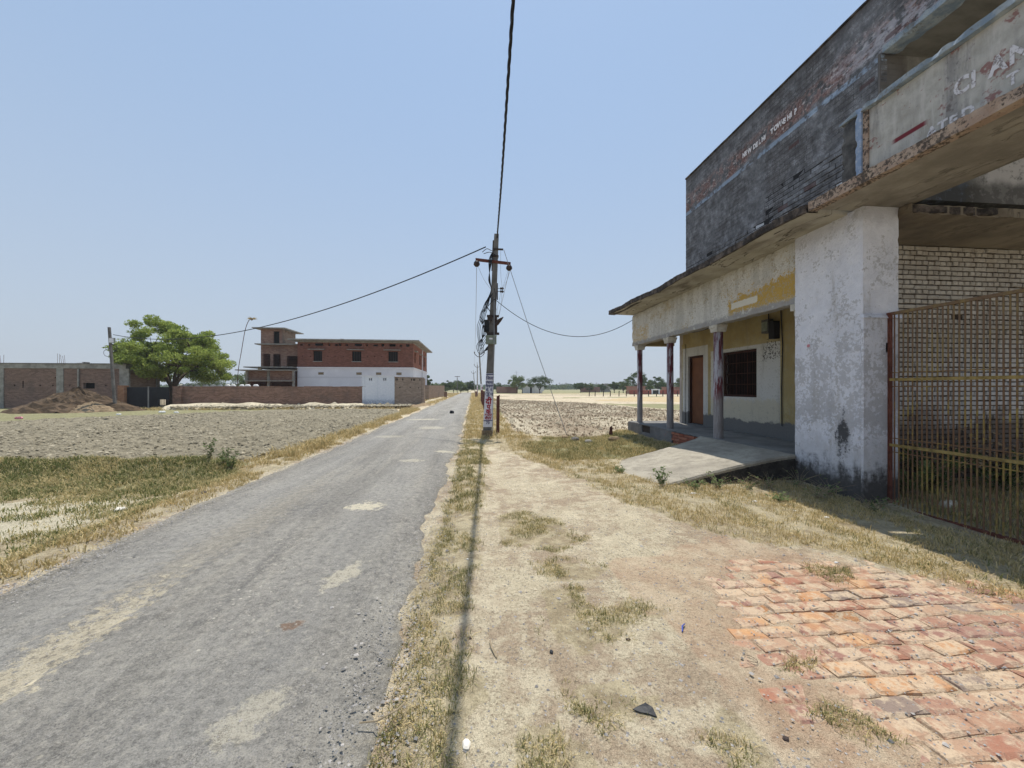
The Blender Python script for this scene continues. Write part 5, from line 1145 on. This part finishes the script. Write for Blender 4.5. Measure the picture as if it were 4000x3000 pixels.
# annex diagonal brick wall
aw=root('brick_annex',(-5.5,34.5,0),'rough brick outbuilding with small vent holes beside the road','outbuilding')
g=G('annex_brick'); rc,mf=g.brick(g.x*1.25,g.z,.24,.0865,.012); n2=g.noise(8,4); c=g.mix(rc,(.26,.19,.14),(.40,.31,.24)); c=g.mix(mf,c,(.33,.28,.23)); c=g.mix(g.ss(n2,.5,.7)*.4,c,(.17,.12,.09)); g.bump(mf*-1.,.02); M['brick_annex']=g.out(c)
def dq(t0,t1,z0,z1,th=.0,out=.0):
    a=Vector((-6.52,33.0,0)); b=Vector((-4.45,35.4,0)); d=(b-a).normalized(); nr=Vector((d.y,-d.x,0)); p0=a.lerp(b,t0)+nr*out; p1=a.lerp(b,t1)+nr*out; q=-nr*th
    return MB().hexa([(p0.x,p0.y,z0),(p1.x,p1.y,z0),(p1.x+q.x,p1.y+q.y,z0),(p0.x+q.x,p0.y+q.y,z0)],[(p0.x,p0.y,z1),(p1.x,p1.y,z1),(p1.x+q.x,p1.y+q.y,z1),(p0.x+q.x,p0.y+q.y,z1)])
obj('wall',dq(0,1,-.2,2.46,.23),'brick_annex',aw); obj('roof_slab',dq(0,1.02,2.47,2.53,.5,.03),'brick_annex',aw); obj('corner_pier',dq(.93,1.0,-.2,2.46,.23,.04),'brick_annex',aw)
for t_ in (.03,.07,.25,.55,.62,.66,.85): obj('vent',dq(t_,t_+.025,2.22,2.40,.01,.006),'black',aw)
for t_,z_ in ((.15,1.6),(.5,1.6),(.8,1.55)): obj('vent',dq(t_,t_+.03,z_,z_+.09,.01,.006),'black',aw)
obj('rear_wall',MB().box(-6.5,-4.45,36.4,36.6,-.2,2.46).box(-4.65,-4.45,35.4,36.4,-.2,2.46),'brick_side',aw)
single('side_wall',MB().hexa([(-6.3,50,-.2),(-6.07,50,-.2),(-4.97,68,-.2),(-5.2,68,-.2)],[(-6.3,50,1.95),(-6.07,50,1.95),(-4.97,68,1.98),(-5.2,68,1.98)]).box(-6.5,-5.6,49.8,50.0,-.2,1.93),'brick_side',(-5.7,59,0),'tan brick wall receding beside the road past the outbuilding','wall')
for x_,y_,l_ in ((-2.95-1.3,60.6,'short dark brick pier left of the far road'),(.55,66,'short dark brick pier right of the far road')): single('brick_pier',MB().box(x_-.22,x_+.22,y_-.2,y_+.2,-.1,.95).box(x_-.27,x_+.27,y_-.25,y_+.25,.95,1.0),'brick_far',(x_,y_,0),l_,'pier')

# unfinished house
H=root('unfinished_house',(-13.4,46,0),'unfinished red brick two storey house with whitewashed ground floor and stair tower','house')
x0,x1,y0,y1=-19.87,-6.98,46,59.3
fh=[(-18.15,-17.2,4.65,5.82),(-13.89,-12.86,4.65,5.82),(-9.81,-8.74,4.65,5.82)]
rn=random.Random(4)
small=[(a,a+w_,6.42,6.42+h_) for a,w_,h_ in ((-19.6,.3,.2),(-18.7,.2,.2),(-18.0,.9,.28),(-16.5,.2,.22),(-15.8,.35,.2),(-15.4,.3,.28),(-14.6,.25,.2),(-13.6,.8,.28),(-12.3,.2,.22),(-11.5,.5,.2),(-10.6,.3,.28),(-9.7,.7,.28),(-8.5,.25,.2),(-7.8,.4,.28))]
small+=[(a,a+.13,5.15,5.26) for a in (-19.4,-18.5,-16.6,-15.8,-14.9,-12.2,-11.4,-10.6,-8.2,-7.5)]
wl_=obj('upper_front_wall',MB().wall('y',y0,y0+.23,x0,x1,3.98,6.8,fh+small),'brick_house',H)
ws_=obj('upper_side_wall',MB().wall('x',x1-.23,x1,y0+.23,y1,3.98,6.8,[(46.9,48.1,4.6,5.85),(51.2,52.6,4.6,5.85),(55.4,57.0,4.6,5.85)]+[(a,a+.3,6.45,6.65) for a in (47.5,49,50.5,53.5,55,57.5)]),'brick_house_y',H)
obj('rear_wall',MB().box(x0,x1,y1-.23,y1,0,6.8).box(x0,x0+.23,y0+.23,y1-.23,0,6.8),'brick_house_y',H)
obj('partition',MB().box(x0+.3,x1-.3,y0+3.2,y0+3.3,4.0,6.7),'brick_house',H)
obj('floor_slab',MB().box(x0-.05,x1+.1,y0-.12,y1+.1,3.84,3.975),'whitewash',H)
g=G('house_wash'); n1=g.noise(.5,5); n2=g.noise(4,5,.7); c=g.mix(g.ss(n1,.4,.7),(.66,.66,.70),(.76,.76,.80)); c=g.mix(g.ss(g.math('ABSOLUTE',g.z-2.8+(n2-.5)*.15),.12,.05)*.35,c,(.45,.45,.48)); c=g.mix(g.ss(n2,.6,.7)*.2,c,(.45,.45,.47)); M['housewash']=g.out(c)
gf=obj('ground_floor_wall',MB().wall('y',y0-.02,y0+.2,x0,x1,-.2,3.84,[]),'housewash',H); obj('ground_floor_side',MB().box(x1-.2,x1+.02,y0+.2,y1,-.2,3.84),'housewash',H)
for xa in (-17.6,-13.4,-11.2,-8.9): v_=obj('vent',MB().box(xa,xa+.6,y0-.05,y0-.02,3.1,3.4),'concrete',gf); obj('vent_grille',MB().box(xa+.05,xa+.55,y0-.06,y0-.05,3.15,3.35),'tansoil',v_)
obj('roof',MB().box(x0-.75,x1+.75,y0-.75,y1+.9,6.98,7.12).box(x0,x1,y0,y1,6.8,6.98),'concrete',H)
obj('roof_block',MB().box(-15.4,-15.0,46.5,46.9,7.12,7.3).box(-16.1,-15.9,46.5,46.9,7.12,7.22),'brick_house',H)
for a,b,_,_ in fh:
    w_=obj('window',MB().box(a,b,y0+.16,y0+.18,4.65,5.82),'black',H); obj('lintel',MB().box(a-.5,b+.35,y0-.35,y0,5.95,6.02),'concrete',w_); obj('sill',MB().box(a-.05,b+.05,y0-.05,y0,4.58,4.65),'concrete',w_)
    for k in range(1,4): obj('window_bar',MB().box(a+k*(b-a)/4-.02,a+k*(b-a)/4+.02,y0+.1,y0+.13,4.65,5.82),'iron',w_)
for a,b in ((46.9,48.1),(51.2,52.6),(55.4,57.0)):
    w_=obj('window',MB().box(x1-.18,x1-.16,a,b,4.6,5.85),'black',H); obj('lintel',MB().box(x1,x1+.3,a-.2,b+.2,5.95,6.02),'concrete',w_)
obj('downpipe',MB().tube([(x1+.08,53.6,.2),(x1+.08,53.6,6.7)],.07,8),'whitewash',H)
# stair tower
T_='brick_tower'
obj('tower_front',MB().wall('y',47,47.23,-24.32,-19.87,3.95,6.55,[(-24.1,-23.3,4.0,5.5),(-23.0,-22.15,4.0,5.5),(-21.5,-20.2,4.0,5.3)]),T_,H)
obj('tower_side',MB().box(-24.32,-24.1,47.23,51,3.95,6.55).box(-24.1,-19.87,50.8,51,3.95,6.55),'brick_house_y',H)
obj('floor_slab',MB().box(-24.7,-19.9,46.4,51.2,6.55,6.66),'concrete',H); obj('floor_slab',MB().box(-25.1,-19.9,45.0,51.2,3.84,3.95),'concrete',H)
obj('stair_room',MB().wall('y',47,47.2,-24.32,-22.05,6.66,8.4,[(-22.95,-22.3,6.66,8.15)]),T_,H)
obj('stair_room',MB().wall('x',-22.25,-22.05,47.2,50.5,6.66,8.4,[(a,a+.2,8.15,8.3) for a in (47.8,48.6,49.5)]).box(-24.32,-24.1,47.2,50.5,6.66,8.4).box(-24.1,-22.25,50.3,50.5,6.66,8.4),'brick_side',H)
obj('roof',MB().box(-25.0,-21.4,46.4,51.3,8.4,8.5),'concrete',H)
obj('door_opening',MB().box(-22.95,-22.3,47.15,47.18,6.66,8.15),'black',H)
obj('wing_wall',MB().wall('y',45.3,45.5,-24.85,-19.9,-.2,3.5,[(-24.6,-22.75,-.2,2.3),(-22.45,-20.1,-.2,2.3)]),T_,H)
obj('wing_shelf',MB().box(-24.9,-19.9,44.8,45.3,2.32,2.42),'concrete',H); obj('wing_roof',MB().box(-25.75,-19.9,44.6,50,3.5,3.6),'concrete',H)
for xa in (-24.95,-22.7,-20.05): obj('wing_column',MB().box(xa,xa+.22,45.1,45.3,-.2,3.5),'concrete',H)
obj('wing_side',MB().box(-24.85,-24.65,45.5,50,-.2,3.5).box(-24.6,-19.9,49.8,50,-.2,3.5),'brick_house_y',H)
obj('parapet_block',MB().box(-23.6,-23.3,45,45.3,3.6,3.95),'tansoil',H)
# light pole left
lp=root('floodlight_pole',(-24.4,29,0),'leaning thin concrete pole with a square floodlight beside the soil heaps','light pole')
obj('shaft',pole_shaft((-24.4,29,-.2),(-24.8,29,5.75),.15,.12,.12,.12),'concrete_dark',lp); obj('floodlight',MB().box(-24.62,-24.28,28.75,28.85,4.65,5.0),'boxgrey',lp)
obj('floodlight_glass',MB().box(-24.59,-24.31,28.74,28.75,4.68,4.97),'poster',lp)
lb=MB()
for q in range(3): lb.tube(curve([(-24.6,28.85,4.6),(-24.2+q*.05,28.8,4.5-q*.1),(-24.25+q*.04,28.8,4.15),(-24.5,28.85,4.0)],6),.014,4)
lb.tube(curve([(-24.65,28.85,4.3),(-24.95,28.8,4.1),(-24.9,28.8,3.8),(-24.6,28.85,3.7)],6),.014,4); obj('cable_loop',lb,'cable',lp)
bp=root('bent_pole',(-22.8,40,0),'very thin tall bent stick with a frayed pale tuft at its tip','pole')
obj('stick',MB().tube(curve([(-22.85,40,0),(-22.8,40,3),(-22.45,40,5.4),(-22.15,40,7.2),(-21.85,40,8.1),(-21.55,40,8.35)],8),.03,5),'postred',bp)
n=260; th=rng.uniform(0,6.28,n); ph=rng.uniform(-.4,1.1,n); l=rng.uniform(.2,.5,n); o_=np.array([-21.5,40,8.35]); D=np.stack([np.cos(th)*np.cos(ph)*l*1.3,np.sin(th)*np.cos(ph)*l,np.sin(ph)*l*.6],1)
V=np.stack([o_+D*0+np.array([0,0,-.008]),o_+D*0+np.array([0,0,.012]),o_+D],1).reshape(-1,3); npmesh('tuft',V,(np.arange(n)*3)[:,None]+np.array([[0,1,2]]),'dry_grass',np.repeat(rng.random(n),3),parent=bp); obj('knot',MB().tube([(-21.6,40,8.2),(-21.5,40,8.3),(-21.4,40,8.36)],[.03,.1,.02],7),'tansoil',bp)

# ------------------------------------------------------------ far right buildings
g=G('distant_brick'); n1=g.noise(.4,4); M['dist_brick']=g.out(g.mix(g.ss(n1,.4,.6),(.22,.12,.095),(.30,.18,.14)))
single('low_brick_wall',MB().box(6.8,13,112,112.3,0,1.95).box(9.5,9.8,111.8,112,0,1.95),'dist_brick',(9.9,112,0),'low red brown brick wall beneath the rounded tree at the horizon','wall')
hb=root('white_hut',(18,115,0),'small white hut with flat roof half hidden by the rounded tree','hut')
obj('wall',MB().wall('y',115,115.3,14.9,20.9,0,2.5,[(17.1,17.7,0,1.8),(18.9,19.7,1.0,1.7)]),'whitewash',hb); obj('roof',MB().box(14.5,19,114.4,118,2.5,2.75),'concrete',hb); obj('room',MB().box(15,20.8,115.6,118,0,2.45),'black',hb); obj('low_wall',MB().box(18.4,21.2,114.2,114.4,.6,2.0),'whitewash',hb)
single('pink_wall',MB().box(38.9,46.1,136.5,136.8,0,1.9).box(40.5,42.5,136.0,136.5,0,2.3),'dist_brick',(42,136.5,0),'dull pinkish walls of a low building right of the round dark tree','wall')
gb=root('grey_house',(51.5,146,0),'small flat grey house on the right horizon','house'); obj('walls',MB().wall('y',145.5,145.8,49.8,53.3,0,2.6,[(50.3,50.9,1.2,1.9),(51.8,52.4,1.2,1.9)]).box(49.8,50.1,145.8,149,0,2.6).box(53,53.3,145.8,149,0,2.6),'concrete',gb); obj('roof',MB().box(49.5,53.6,145.3,149.3,2.6,2.75).box(51.5,52.8,146,148,2.75,3.3),'concrete',gb)
rw=root('red_compound_wall',(45,91,0),'red painted wall with a white gateway and black gate beyond the fields','wall')
obj('wall',MB().box(38.2,43.8,91,91.25,0,1.05).box(45.9,56,91,91.25,0,1.05),'red_paint',rw); obj('gateway',MB().box(43.8,44.1,90.9,91.2,0,1.3).box(45.6,45.9,90.9,91.2,0,1.3).box(44.1,45.6,90.95,91.2,1.05,1.3),'whitewash',rw); obj('gate_panel',MB().box(44.1,45.6,91,91.05,.05,1.0),'black_metal',rw)
single('red_shed',MB().box(41.5,45.5,98,101,0,1.9).box(41.2,45.8,97.7,101.3,1.9,2.05),'dist_brick',(43.5,98,0),'low dull red shed behind the white gateway','shed')
single('red_shed',MB().box(50.5,57,97,99,0,1.75).box(50.3,57.2,96.8,99.2,1.75,1.85),'dist_brick',(53,97,0),'long dull red shed at the right end of the red wall','shed')
fpm=MB().box(-.06,.06,-.06,.06,-.1,1.05); fm2=bpy.data.meshes.new('field_post'); fm2.from_pydata(fpm.v,[],fpm.f); fm2.materials.append(M['iron'])
for i in range(13):
    t=i/12; o=bpy.data.objects.new('field_post',fm2); COL.objects.link(o); o.location=(21.5+(38.2-21.5)*t+random.uniform(-.2,.2),70.2-1.7*t,0); o.rotation_euler=(0,random.uniform(-.06,.06),0)
    tag(o,'thin dark post in the row of posts crossing the far right field','fence post','thin posts crossing the far right field')
# pylon
py_=MB(); bx,by=53.7,477
def leg(a,b): py_.tube([a,b],.09,4)
for s1 in (-1,1):
    for s2 in (-1,1):
        leg((bx+s1*2.2,by+s2*2.2,0),(bx+s1*.45,by+s2*.45,16)); leg((bx+s1*.45,by+s2*.45,16),(bx,by,23))
for k in range(6):
    z0=k*2.7; w0=2.2-1.75*z0/16; w1=2.2-1.75*(z0+2.7)/16
    for s in (-1,1): leg((bx-w0,by+s*w0,z0),(bx+w1,by+s*w1,z0+2.7)); leg((bx+w0,by+s*w0,z0),(bx-w1,by+s*w1,z0+2.7))
for z0,w_ in ((14,3.6),(17.5,3.2),(20.5,2.6)): leg((bx-w_,by,z0),(bx+w_,by,z0)); leg((bx-w_,by,z0),(bx,by,z0+1.3)); leg((bx+w_,by,z0),(bx,by,z0+1.3))
single('lattice_pylon',py_,'wire',(bx,by,0),'faint steel lattice pylon above the rounded tree on the horizon','pylon')
for i,(x_,y_) in enumerate(((73.6,324),(79.1,323),(105.3,321))):
    r0=root('distant_pole',(x_,y_,0),['leftmost of the three faint poles on the right horizon','middle of the three faint poles, with a wide crossarm','rightmost of the three faint poles, behind the yellow green tree'][i],'utility pole','faint poles on the right horizon')
    obj('shaft',MB().tube([(x_,y_,0),(x_,y_,6.2)],.16,5),'concrete_dark',r0); obj('crossarm',MB().box(x_-1,x_+1,y_-.1,y_+.1,5.4,5.6),'concrete_dark',r0)
x_,y_=-6.3,112; r0=root('distant_pole',(x_,y_,0),'thin pole with flat crossarm among the dark trees left of the road','utility pole'); obj('shaft',MB().tube([(x_+2.0,y_-6,0),(x_+2.0,y_-6,4.8)],.09,5),'concrete_dark',r0); obj('crossarm',MB().box(x_+1.3,x_+2.7,y_-6.1,y_-6,4.6,4.75),'concrete_dark',r0)

# ------------------------------------------------------------ weeds, debris
def weed(name,label,x_,y_,h,n,lf,mat='leaf_weed',tw='twig',spread=.5,cat='plant',zb_=None,seed=0,group=None,lsz=.02,wr=.0035):
    rn=random.Random(seed+int(x_*100)); zb_=float(gh(np.array([x_]),np.array([y_]))[0]) if zb_ is None else zb_
    rt=root(name,(x_,y_,zb_),label,cat,group); mb=MB(); V=[];Fc=[];r=[]
    for i in range(n):
        a=rn.uniform(0,6.28); s_=spread*h*rn.uniform(.3,1.1); hh=h*rn.uniform(.5,1.1); q=[Vector((x_+rn.uniform(-.04,.04)*h*4,y_+rn.uniform(-.04,.04)*h*4,zb_-.02))]
        for k in range(1,5):
            t=k/4; q.append(Vector((x_+math.cos(a)*s_*t**1.3+rn.uniform(-.03,.03)*h,y_+math.sin(a)*s_*t**1.3+rn.uniform(-.03,.03)*h,zb_+hh*t*(1-.25*t*spread))))
        mb.tube(q,[wr,wr,wr*.8,wr*.6,wr*.4],4,False)
        for k in range(lf):
            t=rn.uniform(.2,1)*4; i0=min(int(t),3); p_=q[i0].lerp(q[i0+1],t-i0); d=Vector((rn.gauss(0,1),rn.gauss(0,1),rn.gauss(0,.6))).normalized(); e=d.orthogonal().normalized(); l_=lsz*rn.uniform(.6,1.5); c_=len(V)
            V+=[tuple(p_),tuple(p_+d*l_+e*l_*.5),tuple(p_+d*2*l_),tuple(p_+d*l_-e*l_*.5)]; Fc.append((c_,c_+1,c_+2,c_+3)); r+=[rn.random()]*4
    obj('stems',mb,tw,rt)
    if V: npmesh('leaves',np.array(V),np.array(Fc),mat,r,parent=rt)
    return rt
weed('weed','tall thin spiky weed on the ridge at the left field edge','',0,0,0,0) if False else None
weed('weed','tall thin dark weed standing alone on the ridge at the ploughed field edge',-5.25,8.3,.55,4,30,seed=1,spread=.25,lsz=.022,wr=.006)
weed('weed','bushy cluster of upright green weeds nearest the left road verge',-4.72,8.05,.42,16,18,seed=2,spread=.4,lsz=.02,wr=.004)
weed('weed','upright green weed touching the bushy cluster on the ridge',-4.95,8.25,.38,9,14,seed=3,spread=.4,lsz=.02,wr=.004)
weed('weed','leafy weed growing at the near lower corner of the ramp',3.05,5.95,.38,7,22,seed=4,spread=.5,lsz=.022)
for i,(x_,y_,h_,lb) in enumerate(((3.9,5.8,.33,'dry stalky weed halfway along the near ramp edge'),(4.75,5.75,.36,'dry brown weed in shade under the ramp side'),(4.35,5.1,.18,'small green weed in the dry grass before the ramp'),(5.15,5.3,.34,'tangled dry weed at the foot of the pillar'),(5.45,4.75,.26,'low dry weed between pillar and gate'),(2.75,7.0,.16,'low green weed at the lower tip of the ramp'),(5.4,5.9,.38,'dry thorny weed in the corner between ramp side and pillar'),(5.5,5.45,.30,'brown weed hugging the blackened pillar foot'),(5.75,4.9,.2,'small dry weed just left of the gate post'),(3.5,5.75,.22,'straggly weed right of the leafy one at the ramp corner'),(4.35,5.7,.26,'thin dry weed below the sunlit part of the ramp edge'))):
    weed('weed',lb,x_,y_,h_,20,7 if i in (0,2,5,9) else 2,seed=10+i,spread=1.1,lsz=.018,wr=.003)
for i,(x_,y_,h_,n_,mt_,lb) in enumerate(((6.75,5.35,.95,26,'leaf_weed','green bush seen through the gate bars beside the pillar'),(7.5,5.5,.9,24,'leaf_dark','dark bush behind the gate in front of the white brick wall'),(8.5,5.4,.8,24,'leaf_dark','dark tangled bush deeper right behind the gate'),(9.3,5.2,.85,22,'leaf_weed','bush at the right end behind the gate'))):
    weed('bush',lb,x_,y_,h_,n_,40,mt_,'twig',.75,'bush',zb_=-.1,seed=30+i,lsz=.028,wr=.006)
for i,(x_,y_,h_,lb) in enumerate(((7.9,5.85,1.15,'brown dry brushwood against the white brick wall'),(9.2,5.85,1.1,'brown dry brushwood right of the other brushwood pile'))): weed('brushwood',lb,x_,y_,h_,60,10,'stalk','bark',.9,'brushwood',zb_=-.1,seed=50+i,lsz=.03,wr=.005)
px,py=rng.uniform(6.15,10.5,9000),rng.uniform(1,5.9,9000); grass('grass',[blades(*clump(px,py,3,.03),.09,.005,.9)],'mixed_grass','shaded short grass on the ground behind the gate','grass')
def chunk(name,x_,y_,s,mat,label,cat,seed=0,z_=None,n=9):
    rn=random.Random(seed+int(x_*37)); z_=(float(gh(np.array([x_]),np.array([y_]))[0]) if z_ is None else z_); mb=MB(); a0=rn.random()*3
    ring=[(math.cos(a0+t*6.283/n)*s[0]*rn.uniform(.7,1.1),math.sin(a0+t*6.283/n)*s[1]*rn.uniform(.7,1.1)) for t in range(n)]
    for zz,k in ((-.01,.95),(s[2]*.55,1.),(s[2],.68)):
        for rx_,ry_ in ring: mb.v.append((x_+rx_*k,y_+ry_*k,z_+zz+(rn.uniform(-.15,.15)*s[2] if zz>0 else 0)))
    for a_ in (0,n):
        for t in range(n): j=(t+1)%n; mb.f.append((a_+t,a_+j,a_+n+j,a_+n+t))
    mb.f.append(tuple(range(2*n,3*n)));
    return single(name,mb,mat,(x_,y_,z_),label,cat)
chunk('stone',-.03,1.72,(.021,.028,.012),'white_stone','flat white stone on the dirt at the bottom edge by the verge','stone',1)
chunk('plastic_scrap',.47,2.28,(.012,.022,.010),'plastic_black','small black scrap at the lower tip of the middle grass patch','litter',2)
def scrap(name,pts,mat,label,x_,y_,cat='litter'):
    z_=float(gh(np.array([x_]),np.array([y_]))[0]); mb=MB(); n=len(pts)
    mb.v=[(x_+a,y_+b,z_+c+.006) for a,b,c in pts]+[(x_+a,y_+b,z_+c+.001) for a,b,c in pts]; mb.f=[tuple(range(n)),tuple(reversed(range(n,2*n)))]+[(i,(i+1)%n+0,(i+1)%n+n,i+n) for i in range(n)]
    return single(name,mb,mat,(x_,y_,z_),label,cat)
scrap('plastic_sheet',[(-.052,.02,.004),(-.02,.028,.010),(.018,.030,.022),(.044,.006,.018),(.048,-.034,.002),(.012,-.012,.004),(-.02,.0,.002)],'plastic_black','curved black plastic sheet scrap at the lower right grass patch',.84,1.82)
scrap('plastic_strip',[(-.03,-.04,.004),(-.02,-.04,.008),(.0,-.005,.02),(.035,.03,.01),(.028,.036,.006),(-.008,.0,.016)],'plastic_blue','thin blue plastic strip on the bare dirt',1.38,2.42)
scrap('dry_stalk',[(-.02,.09,.01),(-.012,.09,.012),(.0,.02,.015),(.022,-.06,.008),(.014,-.06,.004),(-.012,.02,.01)],'twig','bleached dry stalk lying on the dirt right of the verge',.12,2.32,'twig')
single('dry_stick',MB().tube([(-.52,1.83,.06),(-.44,1.83,.062),(-.36,1.88,.065),(-.33,1.93,.06)],.004,5),'twig',(-.4,1.85,.05),'bent dry stick on the gravelly road edge','twig')
single('bent_wire',MB().tube([Vector((1.62+.03*math.sin(t*1.7),2.12-.05*t/3+.02*math.cos(t*2.3),float(gh(np.array([1.62]),np.array([2.1]))[0])+.008)) for t in np.linspace(0,3.5,20)],.0015,4),'iron',(1.62,2.1,0),'thin curly wire lying on the pale dirt','wire')
for i,(x_,y_,s_,m_,lb) in enumerate(((-22.67,21.7,.2,'plastic_pink','crumpled pink cloth on the grass below the brown heap'),(-20.2,24.2,.14,'plastic_white','small white litter bag left of the pair at the gate'),(-19.4,26.2,.2,'plastic_white','white litter bag in front of the compound gate'),(-18.2,25.7,.16,'plastic_white','white litter scrap right of the compound gate'),(-22.0,30.5,.28,'plastic_white','crumpled white bag close under the compound gate pillar'))): chunk('litter',x_,y_,(s_,s_*.6,s_*.5),m_,lb,'litter',i,z_=.05)
for i,(x_,y_,s_,lb) in enumerate(((3.27,5.45,.045,'scrap of white paper in the grass in front of the ramp corner'),(3.95,5.05,.04,'scrap of white paper nearest below the dark ramp side'),(4.25,4.7,.03,'small white pebble in the dry grass before the pillar'),(4.45,4.45,.04,'white leaf like scrap between pillar and paving'),(3.3,3.2,.02,'tiny yellow white scrap on the upper brick paving'))): chunk('paper_scrap',x_,y_,(s_,s_*.5,s_*.35),'plastic_white',lb,'litter',20+i)
for i,(x_,y_,s_,m_,lb) in enumerate(((4.2,11.2,.19,'tansoil','broken reddish brick lump on the grass left of the plinth'),(3.0,11.2,.15,'concrete_dark','grey rubble piece left of the brick lump'),(2.85,11.8,.13,'tansoil','tan rubble piece farthest left in the grass'),(3.3,10.8,.12,'concrete','flat pale rubble piece nearest the road side'))): chunk('rubble_piece',x_,y_,(s_,s_*.7,s_*.7),m_,lb,'rubble',40+i)
single('stump_post',MB().hexa([(4.42,12.2,-.1),(4.56,12.2,-.1),(4.56,12.3,-.1),(4.42,12.3,-.1)],[(4.46,12.2,.33),(4.53,12.2,.36),(4.53,12.26,.34),(4.47,12.26,.3)]),'postred',(4.48,12.25,0),'short dark pointed stump at the near edge of the stubble field','post')
chunk('stone',-1.3,23.5,(.17,.12,.17),'black_metal','single dark stone standing on the far road surface','stone',60,z_=.05,n=5)
for i,(x_,y_,s_,lb) in enumerate(((-3.95,6.1,.04,'dark clod at the left road edge beyond the bare patch'),(-4.9,5.9,.09,'pale stone on the bare soil left of the road'),(-.05,3.56,.014,'small white pebble at the edge of the verge strip'),(-.02,2.45,.012,'tiny dark pebble near the dry stalk'),(.98,2.36,.016,'dark pebble in the dirt right of the grass patch'),(1.42,1.62,.016,'dark pebble nearest the bottom edge of the dirt'))): chunk('stone',x_,y_,(s_,s_*.8,s_*.6),['concrete_dark','white_stone','white_stone','iron','iron','iron'][i],lb,'stone',70+i)
for i,(x_,y_,s_) in enumerate(((6.75,4.85,.12),(6.95,4.95,.09))): chunk('rubble_piece',x_,y_,(s_,s_*.8,s_*.8),'white_stone',['larger white rubble lump just inside the gate','smaller white rubble lump just inside the gate'][i],'rubble',80+i,z_=-.12)
for i,(x_,y_) in enumerate(((-2.32,2.3),(-2.36,2.75))): scrap('asphalt_flake',[(-.05,-.10,.04),(.03,-.06,.05),(.05,.03,.05),(.04,.10,.045),(-.04,.06,.04)],'banksoil',['nearer lifted flake of dusty asphalt on the sandy streak','farther lifted flake of dusty asphalt on the sandy streak'][i],x_,y_,'asphalt')
# ------------------------------------------------------------ haze
HAZE=True
if HAZE:
    o=single('haze',MB().box(-700,700,-60,760,-1.4,26),'ground',(0,0,0),None,None); o['kind']='stuff'
    m=bpy.data.materials.new('haze'); m.use_nodes=True; nt=m.node_tree; nt.nodes.clear(); ou=nt.nodes.new('ShaderNodeOutputMaterial'); pv=nt.nodes.new('ShaderNodeVolumePrincipled')
    pv.inputs['Color'].default_value=(.86,.90,.95,1); pv.inputs['Density'].default_value=.00055; pv.inputs['Anisotropy'].default_value=.1
    nt.links.new(pv.outputs[0],ou.inputs['Volume']); o.data.materials.clear(); o.data.materials.append(m)
